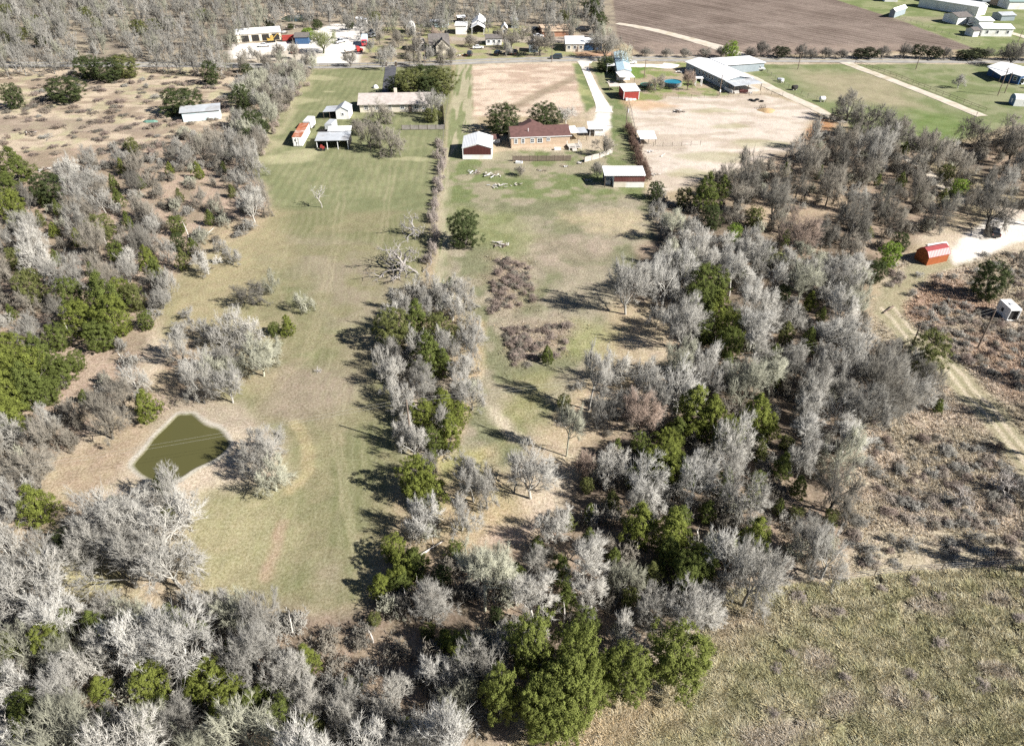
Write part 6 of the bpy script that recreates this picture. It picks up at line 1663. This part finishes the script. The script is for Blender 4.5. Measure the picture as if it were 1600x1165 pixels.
def forest(name, label, trees, fine, seed):
    rng = np.random.default_rng(seed)
    cache = {(k, i): lod(k, i, fine) for k in ('vase', 'oak', 'tall', 'brush', 'shrub') for i in range(3)}
    parts, cols = [], []
    for t in trees:
        v, q, tr = cache[(t['kind'], int(rng.integers(3)))]
        a = rng.uniform(0, 6.28); c, s = math.cos(a), math.sin(a)
        H0, W0 = REF.get(t['kind'], (10.0, 8.0))
        V = v * np.array([t['w'] / W0, t['w'] / W0, t['h'] / H0])
        V = np.stack([V[:, 0] * c - V[:, 1] * s + t['x'], V[:, 0] * s + V[:, 1] * c + t['y'], V[:, 2]], 1)
        parts.append((V, q, tr))
        col = np.array(t['tone']) * rng.uniform(.75, 1.12) * (1.0 if fine else .72)
        cols.append(np.tile(np.append(col, 1), (len(V), 1)))
    v, q, tr = join(parts)
    o = link(bpy.data.objects.new(name, np_mesh(name, v, tr, q, [forest_mat], False, np.concatenate(cols))))
    return tag(o, label, 'woodland', None, 'stuff')
forest_mat = attr_mat('woodland_twigs')
forest('woodland', 'grey leafless woodland stretching across the top of the photo beyond the road', FAR, False, 401)
forest('woods_infill', 'mass of smaller grey leafless trees filling the woods between the larger ones', REST, True, 402)
forest('undergrowth', 'tangle of low grey brush on the floor of the leafless woods', UNDER, True, 403)
# far evergreens
frng = np.random.default_rng(55)
for k, (px, py, wp, tone) in enumerate([(30,45,20,OLIVE_),(20,60,26,OLIVE_),(92,40,14,DARK_),(110,72,16,DARK_),(215,38,24,OLIVE_),(240,34,22,OLIVE_),(262,30,20,OLIVE_),(315,16,18,(.17,.20,.06)),(420,30,16,DARK_),(452,30,10,DARK_),(494,30,16,DARK_),(545,30,14,DARK_),(480,46,20,LIME),(5,42,20,OLIVE_),(52,25,18,OLIVE_),(150,30,20,OLIVE_),(60,55,18,DARK_),(130,15,20,OLIVE_),(10,15,24,OLIVE_),(925,12,30,DARK_),(935,28,26,DARK_),(880,20,20,OLIVE_),(700,14,16,DARK_),(585,20,18,OLIVE_)]):
    w = wp * mpp(py, 4) ; p = G(px, py, 4.5)
    CT = CTONE.get(tone, 'yellow green')
    plant('live_oak', 'evergreen_oak', p.x, p.y, w, min(9, w * .9), tone, frng, '%s evergreen in the far woods, %s' % (CT, where(px, py)), 'evergreen tree', 'evergreens in the far woods')
# hedge along the far side of the road
def at_line(pts, step, jit, rng):
    P = [G(*p) for p in pts]; out = []
    for a, b in zip(P[:-1], P[1:]):
        n = max(1, int((b - a).length / step))
        for i in range(n):
            q = a.lerp(b, (i + .5) / n)
            out.append((q.x + rng.normal() * jit, q.y + rng.normal() * jit))
    return out
hr = np.random.default_rng(66)
for i, (x, y) in enumerate(at_line([(990,88),(1060,89),(1140,90)], 6.5, .8, hr)):
    px, py = PJ(x, y, 2); w = hr.uniform(5, 7.5); h = hr.uniform(3, 5.5)
    plant('brush', 'hedge_bush', x, y, w, h, DARKG, hr, 'dark grey bare bush across the road, ' + where(px, py), 'bush', 'roadside hedge bushes')
for i, (x, y) in enumerate(at_line([(1165,89.5),(1300,91),(1400,92),(1510,93),(1640,94)], 5.2, .9, hr)):
    px, py = PJ(x, y, 2); w = hr.uniform(5.5, 8); h = hr.uniform(3.2, 6)
    if hr.uniform() < .45: plant('live_oak', 'hedge_bush', x, y, w, h, (.045,.052,.028), hr, 'dark leafy bush in the roadside hedge, ' + where(px, py), 'bush', 'roadside hedge bushes')
    else: plant('brush', 'hedge_bush', x, y, w, h, (.13,.12,.105), hr, 'dark twiggy bush in the roadside hedge, ' + where(px, py), 'bush', 'roadside hedge bushes')

# --- shrubs
SHR = np.random.default_rng(88)
shrub_spots = []
def shrub(x, y, w, h, tone, what, reg):
    px, py = PJ(x, y, h * .5)
    if not (-15 < px < 1615 and -5 < py < 1175): return
    shrub_spots.append((x, y))
    c = tuple(np.array(tone) * SHR.uniform(.85, 1.15))
    plant('shrub', 'shrub', x, y, w, h, c, SHR, '%s %s, %s' % (what, reg, where(px, py)), 'shrub', 'leafless shrubs')
MAUVE_B, RUSTY = (.26,.205,.175), (.23,.15,.11)
for x, y in at_line([(689,222),(687,270),(682,300),(678,340),(676,385),(672,420)], 2.1, .7, SHR): shrub(x, y, SHR.uniform(1.6, 3.2), SHR.uniform(1.2, 3.0), (.36,.31,.275), 'pinkish grey shrub', 'in the fence row between the lots')
for x, y in at_line([(979,203),(992,228),(1000,255),(1012,285)], 1.9, .5, SHR): shrub(x, y, SHR.uniform(2.4, 3.6), SHR.uniform(2, 3.2), (.17,.115,.09), 'dark brown shrub', 'in the fence row by the paddock')
for x, y in at_line([(1026,305),(1034,340),(1040,375),(1046,420)], 2.2, .7, SHR): shrub(x, y, SHR.uniform(2.4, 4), SHR.uniform(2, 3.4), ASH, 'grey shrub', 'at the pasture edge')
for x, y in at_line([(400,245),(425,200),(455,150),(480,112)], 3.2, 1.4, SHR): shrub(x, y, SHR.uniform(2.2, 4), SHR.uniform(1.4, 2.6), (.36,.30,.25), 'straw grey shrub', 'along the left lawn edge')
def scatter(poly, n, wr, hr_, tone, what, reg, mind=1.0):
    P = GP(poly); xs, ys = [p[0] for p in P], [p[1] for p in P]
    got = tries = 0
    while got < n and tries < n * 60:
        tries += 1
        x, y = SHR.uniform(min(xs), max(xs)), SHR.uniform(min(ys), max(ys))
        px, py = PJ(x, y)
        if not inpoly(px, py, poly): continue
        w = SHR.uniform(*wr)
        if any((a - x) ** 2 + (b - y) ** 2 < (mind * w) ** 2 for a, b in shrub_spots): continue
        shrub(x, y, w, SHR.uniform(*hr_), tone[SHR.integers(len(tone))], what, reg); got += 1
scatter([(768,402),(830,408),(835,478),(765,490)], 26, (1.5,2.6), (.6,1.2), ((.30,.245,.21), MAUVE_B), 'brown shrub', 'in the upper brown brush patch', .55)
scatter([(785,512),(888,505),(884,560),(800,568)], 26, (1.5,2.6), (.6,1.2), ((.30,.245,.21), MAUVE_B), 'brown shrub', 'in the lower brown brush patch', .55)
scatter([(1400,430),(1640,400),(1640,640),(1500,560),(1420,500)], 26, (1.6,3.4), (.8,1.8), (ASH, MAUVE_B, PALE), 'grey shrub', 'in the right scrub', .9)
scatter([(1340,660),(1470,620),(1640,760),(1640,880),(1340,880)], 34, (1.4,3.2), (.7,1.6), (ASH, MAUVE_B, PALE), 'grey shrub', 'in the right scrub', .9)
scatter([(1110,960),(1300,910),(1640,890),(1640,1165),(1100,1165)], 16, (1.6,2.8), (.6,1.1), ((.36,.31,.27),), 'pale shrub', 'in the tall grass', 1.2)
scatter([(0,118),(300,112),(460,125),(400,200),(250,215),(0,240)], 60, (2.4,5.5), (.6,1.6), (MAUVE_B, ASH, (.30,.24,.19)), 'brown grey shrub', 'in the tan scrub field', .9)
scatter([(150,230),(330,205),(370,230),(300,262),(200,262)], 16, (2.5,4.2), (1.2,2.4), (ASH, MAUVE_B, PALE), 'grey shrub', 'below the aqua shed', .8)
scatter([(1190,300),(1340,280),(1370,360),(1250,400)], 12, (1.8,3.2), (.9,1.8), (ASH, BROWNISH), 'brownish shrub', 'on the woods floor', .9)
scatter([(1000,330),(1060,320),(1080,400),(1040,400)], 6, (2.0,3.6), (1.2,2.2), (ASH, PALE), 'grey shrub', 'at the pasture edge', .8)
scatter([(880,590),(1000,590),(1020,700),(870,720)], 14, (1.8,3.0), (.9,2.0), (ASH, PALE, BROWNISH), 'grey shrub', 'at the creek edge', .8)

# --- dead trees and broken trunks
dr = np.random.default_rng(99)
def deadtree(kind, bx, by, w, h, label, col=(.48,.45,.41)):
    p = G(bx, by)
    return plant(kind, 'dead_tree', p.x, p.y, w, h, col, dr, label, 'dead tree', 'dead trees', col)
deadtree('dead_small', 503, 324, 5, 6, 'small bleached dead tree alone on the mown lawn')
deadtree('dead', 628, 424, 15, 6.5, 'sprawling dead oak with heavy twisted limbs in the mown field', (.30,.275,.25))
deadtree('dead', 646, 368, 8, 6, 'dead tree standing between the fence row and the sprawling dead oak', (.33,.31,.29))
deadtree('dead', 1412, 575, 6, 6, 'dark dead tree with a bent limb near the scrub track', (.25,.22,.2))
deadtree('dead', 255, 640, 4, 3.5, 'low tangle of dead limbs above the pond', (.36,.28,.24))
deadtree('dead', 1500, 790, 4.5, 3.5, 'pale dead tree low in the right scrub', (.42,.38,.34))
deadtree('dead', 1558, 768, 5, 4, 'whitish dead tree leaning in the right scrub', (.46,.42,.38))
deadtree('dead', 497, 581, 1.6, 1.0, 'tiny dead bush alone in the middle of mown field', (.5,.47,.44))
for px, py, h in [(166,381,4.5),(155,406,3),(165,439,5),(115,531,6.5),(295,372,6),(194,566,3.5),(660,942,7),(640,945,5),(459,992,6),(583,1003,4),(715,1075,7),(879,985,7),(806,945,5),(264,1016,7),(1330,700,5),(1090,850,4),(25,1150,6),(142,1055,8)]:
    p = G(px, py)
    plant('snag', 'broken_trunk', p.x, p.y, dr.uniform(.8, 1.3), h * .72, (.55,.51,.46), dr, 'broken bleached trunk standing bare, ' + where(px, py), 'dead trunk', 'broken bleached trunks', (.55,.51,.46))
# ---------------------------------------------------------------- grass and leaf litter
def make_grass():
    rng = np.random.default_rng(31)
    n = 640000
    # more samples where the photo sees the ground larger
    py = 1230 - (1230 - 95) * rng.uniform(0, 1, n) ** 1.25
    px = rng.uniform(-60, 1660, n)
    v = (py - CY) / F; u = (px - CX) / F
    t = H / (sP + v * cP)
    x, y = u * t, (cP - v * sP) * t
    ro = sample(rough, x, y)[:, 0]; co = sample(colr, x, y); z = sample(gz, x, y)[:, 0]
    keep = rng.uniform(0, 1, n) < np.clip((ro - .5) * 2.2, 0, 1) * sstep(.25, .6, vnoise(x, y, 2.2, 40, 2) + .12)
    x, y, z, ro, co = x[keep], y[keep], z[keep], ro[keep], co[keep]
    k = len(x); B = 6
    hgt = (.08 + .36 * ro * rng.uniform(.4, 1.2, k)) * np.clip(y / 160, 1, 1.4)
    a = rng.uniform(0, 6.28, (k, B)); lean = rng.uniform(.4, 1.7, (k, B))
    wd = rng.uniform(.035, .08, (k, B)) * (np.clip(y / 90, 1, 2.0) * .72)[:, None]
    rad = hgt[:, None] * rng.uniform(0, .6, (k, B))
    bx, by = x[:, None] + np.cos(a) * rad, y[:, None] + np.sin(a) * rad
    tx, ty = bx + np.cos(a) * lean * hgt[:, None], by + np.sin(a) * lean * hgt[:, None]
    sx, sy = -np.sin(a + rng.normal(size=(k, B)) * .6), np.cos(a)
    zz = np.repeat(z[:, None], B, 1)
    V = np.stack([np.stack([bx - sx * wd, by - sy * wd, zz - .02], -1), np.stack([bx + sx * wd, by + sy * wd, zz - .02], -1), np.stack([tx, ty, zz + hgt[:, None] * rng.uniform(.6, 1.1, (k, B))], -1)], 2)
    tint = co[:, None, :] * rng.uniform(.9, 1.6, (k, B, 1)) * (1 + rng.normal(size=(k, B, 1)) * np.array([.05, .0, -.08]))
    tint = np.clip(tint, .02, .75)
    Cc = np.repeat(np.concatenate([tint, np.ones((k, B, 1))], -1)[:, :, None, :], 3, 2)
    me = np_mesh('dry_grass', V.reshape(-1, 3), np.arange(k * B * 3).reshape(-1, 3), None, [attr_mat('grass_blades')], False, Cc.reshape(-1, 4))
    o = link(bpy.data.objects.new('dry_grass', me))
    tag(o, 'clumps of dry straw coloured grass over the fields and woods floor', 'grass', None, 'stuff')
    print('grass tufts', k)
make_grass()
